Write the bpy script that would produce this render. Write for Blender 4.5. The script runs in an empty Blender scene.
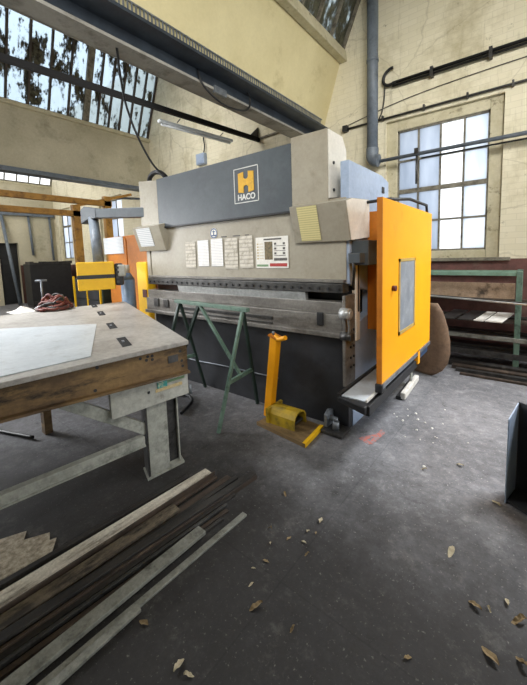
import bpy, bmesh, math, random
from mathutils import Vector, Matrix
random.seed(7)
SC = bpy.context.scene
COL = SC.collection
PI = math.pi

# ------------------------------------------------------------------ materials
def lin(h):
    h = h.lstrip('#')
    out = []
    for i in (0, 2, 4):
        c = int(h[i:i+2], 16) / 255
        out.append(c / 12.92 if c <= .04045 else ((c + .055) / 1.055) ** 2.4)
    return tuple(out) + (1.0,)

class NT:
    def __init__(s, name):
        s.m = bpy.data.materials.new(name); s.m.use_nodes = True
        s.t = s.m.node_tree; s.t.nodes.clear()
        s.out = s.n('ShaderNodeOutputMaterial')
    def n(s, typ, **k):
        nd = s.t.nodes.new(typ)
        for a, b in k.items(): setattr(nd, a, b)
        return nd
    def l(s, a, b): s.t.links.new(a, b)
    def coord(s, stretch=(1, 1, 1), kind='Object'):
        tc = s.n('ShaderNodeTexCoord'); mp = s.n('ShaderNodeMapping')
        s.l(tc.outputs[kind], mp.inputs['Vector']); mp.inputs['Scale'].default_value = stretch
        return mp.outputs['Vector']
    def noise(s, vec, scale, detail=6, rough=.6):
        nz = s.n('ShaderNodeTexNoise'); nz.inputs['Scale'].default_value = scale
        nz.inputs['Detail'].default_value = detail; nz.inputs['Roughness'].default_value = rough
        s.l(vec, nz.inputs['Vector']); return nz.outputs['Fac']
    def ramp(s, fac, lo, hi, a=(0, 0, 0, 1), b=(1, 1, 1, 1)):
        r = s.n('ShaderNodeValToRGB'); r.color_ramp.elements[0].position = lo; r.color_ramp.elements[1].position = hi
        r.color_ramp.elements[0].color = a; r.color_ramp.elements[1].color = b
        s.l(fac, r.inputs['Fac']); return r.outputs['Color']
    def mix(s, fac, a, b, blend='MIX'):
        m = s.n('ShaderNodeMix', data_type='RGBA', blend_type=blend)
        for idx, v in ((0, fac), (6, a), (7, b)):
            if isinstance(v, (int, float, tuple)): m.inputs[idx].default_value = v
            else: s.l(v, m.inputs[idx])
        return m.outputs[2]
    def bsdf(s, col, rough, metal=0, bumpfac=None, bump=.1, dist=.01):
        p = s.n('ShaderNodeBsdfPrincipled')
        if isinstance(col, tuple): p.inputs['Base Color'].default_value = col
        else: s.l(col, p.inputs['Base Color'])
        if isinstance(rough, (int, float)): p.inputs['Roughness'].default_value = rough
        else: s.l(rough, p.inputs['Roughness'])
        p.inputs['Metallic'].default_value = metal
        if bumpfac is not None and bump > 0:
            b = s.n('ShaderNodeBump'); b.inputs['Strength'].default_value = bump; b.inputs['Distance'].default_value = dist
            s.l(bumpfac, b.inputs['Height']); s.l(b.outputs['Normal'], p.inputs['Normal'])
        return p.outputs['BSDF']
    def end(s, sh): s.l(sh, s.out.inputs['Surface']); return s.m

def mat(name, c1, c2=None, scale=6, rough=.6, metal=0, dirt=None, dscale=3, dlo=.5, dhi=.7, stretch=(1, 1, 1), bump=.1, lo=.35, hi=.65, grit=.12):
    t = NT(name); v = t.coord(stretch)
    f = t.noise(v, scale)
    col = t.ramp(f, lo, hi, lin(c1), lin(c2 or c1))
    if dirt:
        g = t.noise(v, dscale, 8, .7)
        col = t.mix(t.ramp(g, dlo, dhi), col, lin(dirt))
    fine = t.noise(t.coord(), max(28, scale * 5), 5, .75)
    col = t.mix(1.0, col, t.ramp(fine, .32, .68, (1 - grit, 1 - grit, 1 - grit, 1), (1 + grit * .3, 1 + grit * .3, 1 + grit * .3, 1)), 'MULTIPLY')
    return t.end(t.bsdf(col, rough, metal, f, bump))

def mat_wall():
    t = NT('painted_brick'); v = t.coord((1, 1, 1), 'Object')
    sep = t.n('ShaderNodeSeparateXYZ'); t.l(v, sep.inputs[0])
    cmb = t.n('ShaderNodeCombineXYZ'); t.l(sep.outputs['X'], cmb.inputs[0]); t.l(sep.outputs['Z'], cmb.inputs[1])
    br = t.n('ShaderNodeTexBrick'); br.inputs['Scale'].default_value = 1
    br.inputs['Brick Width'].default_value = .23; br.inputs['Row Height'].default_value = .078
    br.inputs['Mortar Size'].default_value = .006; br.inputs['Mortar Smooth'].default_value = .6
    br.inputs['Color1'].default_value = lin('#e6dfc6'); br.inputs['Color2'].default_value = lin('#e0d9be'); br.inputs['Mortar'].default_value = lin('#d9d2b8')
    t.l(cmb.outputs[0], br.inputs['Vector'])
    n1 = t.noise(v, 1.3, 8, .7); n2 = t.noise(v, 7, 8, .75)
    cream = t.mix(t.ramp(n1, .5, .75), br.outputs['Color'], lin('#b4aa88'))
    cream = t.mix(t.ramp(n2, .62, .72), cream, lin('#8d8468'))
    st = t.n('ShaderNodeMapping'); st.inputs['Scale'].default_value = (5, 1, .5); t.l(v, st.inputs['Vector'])
    cream = t.mix(t.ramp(t.noise(st.outputs[0], 1.6, 6, .7), .58, .8), cream, lin('#a3997a'))
    vo = t.n('ShaderNodeTexVoronoi', feature='DISTANCE_TO_EDGE'); vo.inputs['Scale'].default_value = .9
    wob = t.n('ShaderNodeMix', data_type='RGBA', blend_type='LINEAR_LIGHT'); wob.inputs[0].default_value = .12; t.l(v, wob.inputs[6]); nn = t.n('ShaderNodeTexNoise'); nn.inputs['Scale'].default_value = 3; nn.inputs['Detail'].default_value = 6; t.l(v, nn.inputs['Vector']); t.l(nn.outputs['Color'], wob.inputs[7])
    t.l(wob.outputs[2], vo.inputs['Vector'])
    cream = t.mix(t.ramp(vo.outputs['Distance'], .0, .012, (.28, .28, .28, 1), (0, 0, 0, 1)), cream, lin('#8a7f60'))
    red = t.mix(t.ramp(n2, .4, .65), lin('#75504a'), lin('#5c413c'))
    red = t.mix(t.ramp(n1, .55, .7), red, lin('#806a5e'))
    mth = t.n('ShaderNodeMath', operation='GREATER_THAN'); mth.inputs[1].default_value = 1.37
    t.l(sep.outputs['Z'], mth.inputs[0])
    col = t.mix(mth.outputs[0], red, cream)
    return t.end(t.bsdf(col, .85, 0, br.outputs['Fac'], -.22, .004))

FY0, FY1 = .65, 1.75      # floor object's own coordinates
def mat_floor():
    t = NT('worn_concrete'); v = t.coord()
    n1 = t.noise(v, .9, 9, .65); n2 = t.noise(v, 9, 10, .75); n3 = t.noise(v, 60, 4, .7)
    col = t.ramp(n1, .3, .72, lin('#606063'), lin('#8a8a8d'))
    col = t.mix(t.ramp(n2, .5, .72), col, lin('#9a9a9d'))
    col = t.mix(t.ramp(n2, .3, .42, (1, 1, 1, 1), (0, 0, 0, 1)), col, lin('#48474a'))
    col = t.mix(t.ramp(n3, .6, .75), col, lin('#a4a5a6'))
    # foreground shade painted into the colour along with oil soiling, paler towards the windows
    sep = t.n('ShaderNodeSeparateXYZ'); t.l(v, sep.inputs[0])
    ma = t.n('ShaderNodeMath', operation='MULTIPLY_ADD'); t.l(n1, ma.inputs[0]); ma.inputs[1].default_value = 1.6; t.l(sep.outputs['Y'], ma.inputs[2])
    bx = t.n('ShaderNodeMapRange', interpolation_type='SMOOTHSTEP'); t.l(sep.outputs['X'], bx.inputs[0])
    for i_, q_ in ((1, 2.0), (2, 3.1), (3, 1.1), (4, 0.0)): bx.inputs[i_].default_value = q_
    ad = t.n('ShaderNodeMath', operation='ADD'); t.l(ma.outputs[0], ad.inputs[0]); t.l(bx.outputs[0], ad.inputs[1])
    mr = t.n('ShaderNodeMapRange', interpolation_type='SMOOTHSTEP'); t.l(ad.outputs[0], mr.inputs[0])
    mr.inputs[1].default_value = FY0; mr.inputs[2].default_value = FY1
    n4 = t.noise(v, 26, 8, .8)
    col = t.mix(t.ramp(n4, .42, .62), t.mix(.35, col, lin('#3e3d3e')), col)
    col = t.mix(t.ramp(n3, .63, .7), col, lin('#c2c1bf'))
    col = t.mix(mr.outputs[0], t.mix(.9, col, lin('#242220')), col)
    col = t.mix(t.ramp(n3, .6, .72, (0, 0, 0, 1), (.4, .4, .4, 1)), col, lin('#7d7a73'))
    col = t.mix(t.ramp(t.noise(v, 4.5, 9, .8), .56, .75, (0, 0, 0, 1), (.35, .35, .35, 1)), col, lin('#77746d'))
    br = t.n('ShaderNodeTexBrick'); br.inputs['Scale'].default_value = 1; br.offset = 0
    br.inputs['Brick Width'].default_value = 1.15; br.inputs['Row Height'].default_value = 1.15; br.inputs['Mortar Size'].default_value = .004
    br.inputs['Color1'].default_value = (1, 1, 1, 1); br.inputs['Color2'].default_value = (.97, .97, .97, 1); br.inputs['Mortar'].default_value = (.82, .82, .82, 1)
    mp = t.n('ShaderNodeMapping'); mp.inputs['Rotation'].default_value = (0, 0, .02); mp.inputs['Location'].default_value = (.35, .2, 0)
    t.l(v, mp.inputs['Vector']); t.l(mp.outputs[0], br.inputs['Vector'])
    col = t.mix(1.0, col, br.outputs['Color'], 'MULTIPLY')
    r = t.ramp(n1, .3, .7, (.5, .5, .5, 1), (.72, .72, .72, 1))
    sh = t.bsdf(col, r, 0, n4, .3, .006)
    sh.node.inputs['Specular IOR Level'].default_value = .22
    return t.end(sh)

def mat_pane(name, tint, tint2, clear=.35):
    t = NT(name); v = t.coord((1, 1, .25))
    f = t.noise(v, 2.2, 5, .6)
    col = t.ramp(f, .35, .65, lin(tint), lin(tint2))
    tr = t.n('ShaderNodeBsdfTranslucent'); t.l(col, tr.inputs['Color'])
    tp = t.n('ShaderNodeBsdfTransparent'); t.l(col, tp.inputs['Color'])
    gl = t.n('ShaderNodeBsdfGlossy'); gl.inputs['Roughness'].default_value = .3
    m1 = t.n('ShaderNodeMixShader'); m1.inputs[0].default_value = clear; t.l(tr.outputs[0], m1.inputs[1]); t.l(tp.outputs[0], m1.inputs[2])
    m2 = t.n('ShaderNodeMixShader'); m2.inputs[0].default_value = .05; t.l(m1.outputs[0], m2.inputs[1]); t.l(gl.outputs[0], m2.inputs[2])
    return t.end(m2.outputs[0])

def mat_mossy(name, lo, hi, dirt='#2b2620'):
    t = NT(name); v = t.coord((1, 1.5, .45))
    f = t.noise(v, 2.6, 9, .75); v2 = t.coord((1, 1, 1)); g = t.noise(v2, 9, 5, .7)
    big = t.noise(v2, .8, 3, .5)
    mm = t.n('ShaderNodeMath', operation='MULTIPLY_ADD'); t.l(g, mm.inputs[0]); mm.inputs[1].default_value = .3; t.l(f, mm.inputs[2])
    m3 = t.n('ShaderNodeMath', operation='MULTIPLY_ADD'); t.l(big, m3.inputs[0]); m3.inputs[1].default_value = .35; t.l(mm.outputs[0], m3.inputs[2])
    mask = t.ramp(m3.outputs[0], lo, hi)
    tr = t.n('ShaderNodeBsdfTranslucent'); tr.inputs['Color'].default_value = lin('#d5dfe6')
    tp = t.n('ShaderNodeBsdfTransparent'); tp.inputs['Color'].default_value = lin('#ccd6de')
    m1 = t.n('ShaderNodeMixShader'); m1.inputs[0].default_value = .6; t.l(tr.outputs[0], m1.inputs[1]); t.l(tp.outputs[0], m1.inputs[2])
    d = t.n('ShaderNodeBsdfDiffuse'); t.l(t.ramp(g, .4, .7, lin(dirt), lin('#6b6a58')), d.inputs['Color'])
    m2 = t.n('ShaderNodeMixShader'); t.l(mask, m2.inputs[0]); t.l(m1.outputs[0], m2.inputs[1]); t.l(d.outputs[0], m2.inputs[2])
    return t.end(m2.outputs[0])

def mat_paper(name, base, ink, freq=60, amount=.6, dirt=None):
    t = NT(name); v = t.coord()
    sep = t.n('ShaderNodeSeparateXYZ'); t.l(v, sep.inputs[0])
    m = t.n('ShaderNodeMath', operation='MULTIPLY'); m.inputs[1].default_value = freq * 2 * PI / 2; t.l(sep.outputs['Z'], m.inputs[0])
    s = t.n('ShaderNodeMath', operation='SINE'); t.l(m.outputs[0], s.inputs[0])
    wv = t.coord((60, 60, 12)); nz = t.noise(wv, 1, 3, .6)
    mu = t.n('ShaderNodeMath', operation='MULTIPLY'); t.l(s.outputs[0], mu.inputs[0]); t.l(nz, mu.inputs[1])
    fac = t.ramp(mu.outputs[0], .12, .35, (0, 0, 0, 1), (amount, amount, amount, 1))
    col = t.mix(fac, lin(base), lin(ink))
    if dirt: col = t.mix(t.ramp(t.noise(v, 14, 8, .8), .48, .62), col, lin(dirt))
    return t.end(t.bsdf(col, .8))

K = {}
K['wall'] = mat_wall()
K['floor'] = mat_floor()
K['plaster'] = mat('cream_plaster', '#ddd2a6', '#cfc396', 1.2, .85, dirt='#a89a6e', dscale=1.7, dlo=.58, dhi=.85, bump=.08, grit=0.05)
K['plaster_grey'] = mat('grey_cream_plaster', '#c9c2aa', '#b8b198', 1.2, .85, dirt='#857e68', dscale=1.7, dlo=.55, dhi=.8, bump=.08)
K['soffit'] = mat('grey_soffit', '#a5a39a', '#928f86', 2, .8, dirt='#5d5a50', dscale=3)
K['woodpaint'] = mat('cream_gloss_timber', '#cfc8ac', '#bdb596', 6, .6, dirt='#7a715a', dscale=9, dlo=.58, dhi=.7)
K['greywood'] = mat('grey_weathered_bar', '#8d8878', '#6f6a5c', 9, .7, dirt='#4a463c', dscale=9, grit=0.3)
K['darkbar'] = mat('rust_black_bar', '#3c3630', '#55493c', 9, .75)
K['steelbeam'] = mat('blue_black_beam', '#2c333c', '#3d4650', 5, .5, .2)
K['black'] = mat('black_paint', '#1b1c1e', '#262729', 8, .5)
K['void'] = mat('black_recess', '#070707', '#0a0a0a', 8, 1.0)
K['rubber'] = mat('black_cable', '#141516', '#1d1e20', 8, .5)
K['galv'] = mat('galvanised', '#8a9096', '#6d737a', 12, .45, .5)
K['beige'] = mat('grey_beige_paint', '#a29c8c', '#979080', 3, .45, .0, dirt='#7b7362', dscale=5, dlo=.58, dhi=.8, bump=.04)
K['beige_light'] = mat('pale_beige_paint', '#e4e1d8', '#d8d4ca', 3, .45, dirt='#a29c8c', dscale=5, dlo=.6, dhi=.8, bump=.04)
K['slate'] = mat('slate_blue_grey_paint', '#484f54', '#50575c', 3, .45, dirt='#464a50', dscale=4, bump=.04)
K['paleblue'] = mat('pale_blue_paint_and_lit_face', '#a9b9d0', '#98a9c2', 3, .5, dirt='#7a8698', dscale=6, dlo=.6, dhi=.8)
K['pressblack'] = mat('oily_black_panel', '#26272a', '#33353a', 3, .5, dirt='#1a1b1d', dscale=2, bump=.05)
K['steel'] = mat('worn_steel', '#8f8c86', '#6f6b66', 7, .42, .3, dirt='#4a443c', dscale=6, dlo=.52, dhi=.75, stretch=(.4, 1, 1.5), grit=0.3)
K['brightsteel'] = mat('bright_steel', '#cdcfce', '#aeb1b1', 6, .35, .35, dirt='#85837c', dscale=8, dlo=.55, dhi=.8, stretch=(.4, 1, 1), grit=0.3)
K['darksteel'] = mat('dark_steel', '#4a4a4a', '#5a5957', 8, .4, .6, dirt='#2b2826', dscale=7, grit=0.3)
K['orange'] = mat('orange_yellow_enamel', '#f3a602', '#ec9e02', 2, .5, dirt='#d98a10', dscale=5, dlo=.6, dhi=.85, bump=.02, grit=0.05)
K['orange_dull'] = mat('dull_orange_paint', '#c9791a', '#b86c16', 3, .5, dirt='#8a4f14', dscale=5, dlo=.55, dhi=.8)
K['amber'] = mat('orange_brown_frame', '#bd8c3e', '#a87a32', 4, .6, dirt='#6d4a20', dscale=6)
K['yellow'] = mat('chrome_yellow', '#f3c21a', '#e8b414', 4, .45, dirt='#c2901a', dscale=7, dlo=.6, dhi=.8, grit=0.05)
K['olive_yellow'] = mat('worn_yellow', '#b99a1c', '#8d7820', 8, .5, dirt='#4d4420', dscale=10, dlo=.5, dhi=.7)
K['smoke'] = mat('scratched_grey_window', '#8f949a', '#7d838a', 5, .3, dirt='#a6abb0', dscale=12, dlo=.5, dhi=.7)
K['tabletop'] = mat('worn_plate_top', '#b3b0aa', '#9c9892', 3, .42, .15, dirt='#6d6258', dscale=2.5, dlo=.5, dhi=.8, bump=.05, grit=0.3)
K['sheet'] = mat('clean_sheet_steel', '#cdd4d9', '#bcc4ca', 3, .36, .2, dirt='#9a9c9b', dscale=6, dlo=.55, dhi=.85, bump=.03)
K['rusty'] = mat('rusty_brown_apron', '#8b7048', '#574430', 6, .7, .05, dirt='#231c15', dscale=7, dlo=.5, dhi=.64, stretch=(1, .35, 1.3), bump=.25, grit=0.3)
K['greyenamel'] = mat('grey_white_enamel', '#b9bab2', '#a4a59c', 4, .5, dirt='#6f6656', dscale=8, dlo=.6, dhi=.75, grit=0.3)
K['greengrey'] = mat('pale_green_grey_paint', '#b0b2aa', '#95988f', 5, .55, dirt='#555a52', dscale=8, dlo=.52, dhi=.75, grit=0.3)
K['teal'] = mat('teal_sticker', '#2f8f8c', '#3fa09a', 30, .5, dirt='#a9b49a', dscale=40, dlo=.5, dhi=.6)
K['ochre'] = mat('faded_ochre_print', '#b9a06a', '#c6b896', 60, .6)
K['green'] = mat('green_paint', '#6a8577', '#556f61', 8, .5, dirt='#22382c', dscale=9, dlo=.52, dhi=.7)
K['palegreen'] = mat('pale_green_paint', '#7d9c8a', '#6b8b79', 8, .5, dirt='#4a6153', dscale=9, dlo=.55, dhi=.75)
K['darkgreen'] = mat('dark_green_paint', '#24362e', '#1d2c26', 8, .5)
K['timber'] = mat('oiled_plywood', '#8b7350', '#75603f', 6, .6, dirt='#4b3d2a', dscale=7, stretch=(.4, 2, 1), grit=0.3)
K['brownsheet'] = mat('brown_sheet', '#8d735c', '#7b6350', 3, .55, .1, dirt='#5c4a3c', dscale=5, dlo=.55, dhi=.8, grit=0.3)
K['chip'] = mat('chipboard', '#b89f86', '#a18970', 12, .8, dirt='#4f443a', dscale=3, dlo=.56, dhi=.7, grit=0.3)
K['white'] = mat('dusty_white', '#d6d3cc', '#c2beb5', 10, .8)
K['plasterchip'] = mat('plaster_chip', '#e6e3dc', '#d3cfc6', 20, .9)
K['leaf'] = mat('dry_leaf', '#8d7a58', '#6a583c', 30, .8)
K['leafpale'] = mat('pale_dry_leaf', '#b5ab92', '#968b70', 30, .8)
K['redpaint'] = mat('faded_red_paint', '#ad6258', '#94605a', 25, .8, dirt='#7c7677', dscale=30, dlo=.48, dhi=.56)
K['red'] = mat('red_brown_chain', '#7c3a2c', '#4f2a22', 18, .6)
K['darkred'] = mat('dark_red_label', '#5c1f18', '#4c1a14', 18, .6)
K['bluebottle'] = mat('steel_blue_bottle', '#5e7896', '#4e667f', 6, .45)
K['pipegrey'] = mat('blue_grey_pipe', '#707a84', '#636c76', 6, .5, dirt='#4d545c', dscale=7)
K['plankwhite'] = mat('whitened_plank', '#e6e0d2', '#bdb5a6', 16, .8, dirt='#5c5346', dscale=9, dlo=.52, dhi=.68, stretch=(1.5, .4, 1), grit=0.3)
K['plankweather'] = mat('flaking_plank', '#766b59', '#4a4137', 22, .85, dirt='#2c2620', dscale=12, dlo=.48, dhi=.6, stretch=(1.2, .5, 1), grit=0.3)
K['dust'] = mat('pale_sawdust', '#cdc2ae', '#8d826f', 40, .9, grit=0.3)
K['bar_dark'] = mat('black_steel_bar', '#2b2a2a', '#413e3b', 14, .4, .3, dirt='#6a655e', dscale=9, dlo=.6, dhi=.72, stretch=(1, .3, 1), grit=0.3)
K['bar_brown'] = mat('brown_steel_bar', '#574a40', '#3a322c', 14, .5, .2, dirt='#7a6a5a', dscale=9, dlo=.58, dhi=.72, stretch=(1, .3, 1), grit=0.3)
K['bar_pale'] = mat('pale_grey_bar', '#9c9d95', '#7f8078', 12, .5, .3, dirt='#4a4943', dscale=12, dlo=.55, dhi=.75, grit=0.3)
K['paper'] = mat_paper('printed_paper', '#eeece8', '#9097aa', 120, .5)
K['paper_dirty'] = mat_paper('crinkled_plastic_paper', '#cfc9bd', '#8b857a', 50, .5, dirt='#98917f')
K['plate_yellow'] = mat_paper('yellowed_plate', '#d2c891', '#8a7f50', 110, .45)
K['plate_white'] = mat_paper('white_plate', '#dfe2e3', '#7d8694', 90, .5)
K['posterwhite'] = mat('poster_white', '#ebe9e2', '#dedcd4', 20, .7)
K['ink'] = mat('poster_dark_ink', '#4c4a48', '#6a6662', 60, .7)
K['posterpic'] = mat('poster_photo', '#8a7a58', '#57503e', 40, .7)
K['posterred'] = mat('poster_red', '#b0403c', '#a83a38', 20, .7)
K['postergreen'] = mat('poster_green', '#6f8f6a', '#7c9a74', 20, .7)
K['poblue'] = mat('sticker_blue', '#5a6f96', '#4a5f88', 20, .6)
K['logo_yellow'] = mat('logo_yellow', '#d8a829', '#cf9f24', 8, .5, dirt='#b08a2a', dscale=14)
K['logo_white'] = mat('logo_white', '#d9dad6', '#cfd0cc', 8, .5)
K['pane'] = mat_pane('frosted_pane', '#ccd3dc', '#eef1f5', .15)
K['pane_blue'] = mat_pane('blue_frosted_pane', '#b3bac4', '#d2d7de', .1)
K['pane_bright'] = mat_pane('bright_pane', '#f4f7fb', '#ffffff', .55)
K['mossy'] = mat_mossy('moss_stained_glass', .83, .89)
K['mossy_heavy'] = mat_mossy('heavily_stained_glass', .68, .8, '#4a4a40')
K['tube'] = mat('fluorescent_tube_off', '#c9cfd2', '#bfc5c8', 5, .3)

# ------------------------------------------------------------------ mesh builder
class MB:
    def __init__(s): s.bm = bmesh.new()
    def hexa(s, P):
        v = [s.bm.verts.new(p) for p in P]
        for f in ((0, 3, 2, 1), (4, 5, 6, 7), (0, 1, 5, 4), (1, 2, 6, 5), (2, 3, 7, 6), (3, 0, 4, 7)):
            s.bm.faces.new([v[i] for i in f])
        return s
    def box(s, x0, x1, y0, y1, z0, z1):
        return s.hexa([(x0, y0, z0), (x1, y0, z0), (x1, y1, z0), (x0, y1, z0), (x0, y0, z1), (x1, y0, z1), (x1, y1, z1), (x0, y1, z1)])
    def bar(s, p, q, w, h, up=(0, 0, 1)):
        p, q, up = Vector(p), Vector(q), Vector(up)
        d = (q - p).normalized()
        sd = d.cross(up)
        if sd.length < 1e-4: sd = d.cross(Vector((1, 0, 0)))
        sd.normalize(); u = sd.cross(d).normalized()
        a, b = sd * w / 2, u * h / 2
        return s.hexa([p - a - b, p + a - b, q + a - b, q - a - b, p - a + b, p + a + b, q + a + b, q - a + b])
    def cyl(s, p, q, r, seg=16, r2=None):
        p, q = Vector(p), Vector(q); r2 = r if r2 is None else r2
        d = (q - p).normalized(); a = d.orthogonal().normalized(); b = d.cross(a)
        A, B = [], []
        for i in range(seg):
            t = 2 * PI * i / seg; o = a * math.cos(t) + b * math.sin(t)
            A.append(s.bm.verts.new(p + o * r)); B.append(s.bm.verts.new(q + o * r2))
        for i in range(seg):
            j = (i + 1) % seg; f = s.bm.faces.new((A[i], A[j], B[j], B[i])); f.smooth = True
        s.bm.faces.new(A[::-1]); s.bm.faces.new(B)
        return s
    def tube(s, pts, r, seg=8, smooth=True):
        P = [Vector(p) for p in pts]
        if smooth and len(P) > 2:
            Q = []
            for i in range(len(P) - 1):
                p0, p1, p2, p3 = P[max(i - 1, 0)], P[i], P[i + 1], P[min(i + 2, len(P) - 1)]
                for k in range(6):
                    t = k / 6
                    Q.append(.5 * ((2 * p1) + (p2 - p0) * t + (2 * p0 - 5 * p1 + 4 * p2 - p3) * t * t + (3 * p1 - p0 - 3 * p2 + p3) * t ** 3))
            P = Q + [P[-1]]
        prev = None; a = None
        for i, p in enumerate(P):
            d = (P[min(i + 1, len(P) - 1)] - P[max(i - 1, 0)]).normalized()
            a = d.orthogonal().normalized() if a is None else (a - d * a.dot(d)).normalized()
            b = d.cross(a)
            ring = [s.bm.verts.new(p + (a * math.cos(2 * PI * k / seg) + b * math.sin(2 * PI * k / seg)) * r) for k in range(seg)]
            if prev:
                for k in range(seg):
                    f = s.bm.faces.new((prev[k], prev[(k + 1) % seg], ring[(k + 1) % seg], ring[k])); f.smooth = True
            else: s.bm.faces.new(ring[::-1])
            prev = ring
        s.bm.faces.new(prev); return s
    def prism(s, pts, ext):
        ext = Vector(ext); A = [s.bm.verts.new(p) for p in pts]; B = [s.bm.verts.new(Vector(p) + ext) for p in pts]
        n = len(pts)
        s.bm.faces.new(A[::-1]); s.bm.faces.new(B)
        for i in range(n):
            j = (i + 1) % n; s.bm.faces.new((A[i], A[j], B[j], B[i]))
        return s
    def build(s, name, m, parent=None, bevel=0, local=False):
        bm = s.bm
        bmesh.ops.recalc_face_normals(bm, faces=bm.faces)
        if parent is not None:
            if not local:
                w = wmat(parent).inverted(); bm.transform(w)
            o = bpy.data.objects.new(name, bpy.data.meshes.new(name)); o.parent = parent
        else:
            xs = [v.co.x for v in bm.verts]; ys = [v.co.y for v in bm.verts]; zs = [v.co.z for v in bm.verts]
            c = Vector(((min(xs) + max(xs)) / 2, (min(ys) + max(ys)) / 2, min(zs)))
            bm.transform(Matrix.Translation(-c))
            o = bpy.data.objects.new(name, bpy.data.meshes.new(name)); o.location = c
        bm.to_mesh(o.data); bm.free()
        o.data.materials.append(m); COL.objects.link(o)
        if bevel:
            b = o.modifiers.new('bevel', 'BEVEL'); b.width = bevel; b.segments = 2; b.limit_method = 'ANGLE'
        return o

def wmat(o):
    m = Matrix.Translation(o.location) @ o.rotation_euler.to_matrix().to_4x4()
    return wmat(o.parent) @ m if o.parent else m

def tag(o, label, cat, group=None, kind=None):
    if label: o['label'] = label
    if cat: o['category'] = cat
    if group: o['group'] = group
    if kind: o['kind'] = kind
    return o

def thing(name, label, cat, loc, group=None, rz=0):
    o = bpy.data.objects.new(name, None); COL.objects.link(o); o.empty_display_size = .1
    o.location = loc; o.rotation_euler = (0, 0, rz)
    return tag(o, label, cat, group)

def struct(o): o['kind'] = 'structure'; return o

def text_mesh(name, body, size, m, parent, loc, depth=.002, bold=.0):
    cu = bpy.data.curves.new(name, 'FONT'); cu.body = body; cu.size = size; cu.align_x = 'CENTER'; cu.extrude = depth; cu.offset = bold
    tmp = bpy.data.objects.new(name, cu); COL.objects.link(tmp)
    bpy.context.view_layer.update()
    me = bpy.data.meshes.new_from_object(tmp.evaluated_get(bpy.context.evaluated_depsgraph_get()))
    bpy.data.objects.remove(tmp)
    o = bpy.data.objects.new(name, me); me.materials.clear(); me.materials.append(m); COL.objects.link(o)
    o.parent = parent; o.rotation_euler = (PI / 2, 0, 0)
    o.location = Vector(loc) - wmat(parent).translation
    return o

# ------------------------------------------------------------------ the building
WY = 5.45                               # face of the window wall
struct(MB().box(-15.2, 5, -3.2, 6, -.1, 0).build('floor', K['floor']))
# wall_back with three window openings
wb = MB()
openings = [(-14.35, -13.3, 1.5, 3.45), (-11.15, -9.75, 1.5, 3.45), (-1.86, -.33, 1.385, 3.5)]
xs = -15.2
for (a, b, z0, z1) in openings:
    wb.box(xs, a, WY, WY + .35, 0, 6.6); wb.box(a, b, WY, WY + .35, 0, z0); wb.box(a, b, WY, WY + .35, z1, 6.6); xs = b
wb.box(xs, 5, WY, WY + .35, 0, 6.6)
struct(wb.build('wall_back', K['wall']))
# far left wall with a dark doorway
wl = MB()
wl.box(-15.0, -14.75, -3.2, 3.62, 0, 4.35); wl.box(-15.0, -14.75, 4.2, WY, 0, 4.35); wl.box(-15.0, -14.75, 3.62, 4.2, 2.2, 4.35)
w = struct(wl.build('wall_left', K['plaster_grey']))
struct(MB().box(-14.753, -14.73, 4.2, WY, 0, 1.4).build('trim_1', mat('brown_dado', '#5c3d33', '#4d332b', 4, .8)))
dr = struct(MB().box(-14.95, -14.93, 3.62, 4.2, 0, 2.2).build('door_1', K['black']))
MB().box(-14.93, -14.91, 3.68, 4.14, .1, 1.0).box(-14.93, -14.91, 3.68, 4.14, 1.15, 2.1).build('door_panel', K['black'], dr, .005)
# right wall: unseen, with an opening added to let light onto the floor, rear wall behind the viewpoint
struct(MB().box(4.2, 4.5, -3.2, .6, 0, 5).box(4.2, 4.5, 4.9, WY, 0, 5).box(4.2, 4.5, .6, 4.9, 3.6, 5).build('wall_right', K['plaster_grey']))
struct(MB().box(-15.2, 5, -3.4, -3.2, 0, 6.6).build('wall_rear', K['plaster_grey']))

def slab(name, p, q, m, th=.12, y0=-3.2, y1=WY):
    (x0, z0), (x1, z1) = p, q
    d = Vector((x1 - x0, 0, z1 - z0)).normalized(); n = Vector((-d.z, 0, d.x)) * th
    if n.z < 0: n = -n
    b = MB().prism([(x0, y0, z0), (x1, y0, z1), (x1 + n.x, y0, z1 + n.z), (x0 + n.x, y0, z0 + n.z)], (0, y1 - y0, 0))
    return struct(b.build(name, m))
# bay over the camera: steep cream lower slope, steep north-light glazing, long descending roof
slab('ceiling', (-2.94, 3.69), (-2.6, 4.74), K['plaster'])
slab('ceiling', (-1.93, 6.25), (4.5, 3.4), K['plaster'], .15)
slab('ceiling', (-7.5, 6.35), (-3.38, 3.78), K['soffit'], .15)
slab('ceiling', (-13.9, 6.1), (-8.35, 3.42), K['soffit'], .15)
struct(MB().box(-8.3, -8.18, -3.2, WY, 3.36, 4.6).build('ceiling', K['plaster_grey']))
struct(MB().box(-14.9, -14.72, -3.2, WY, 4.3, 4.36).build('trim_2', K['woodpaint']))
# sills / trim boards at the foot of each glazing band
struct(MB().hexa([(-2.62, -3.2, 4.62), (-2.5, -3.2, 4.62), (-2.5, WY, 4.62), (-2.62, WY, 4.62), (-2.68, -3.2, 4.79), (-2.52, -3.2, 4.79), (-2.52, WY, 4.79), (-2.68, WY, 4.79)]).build('trim_3', K['woodpaint'], None, .01))
struct(MB().box(-8.3, -8.1, -3.2, WY, 4.56, 4.64).build('trim_4', K['woodpaint'], None, .01))

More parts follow.
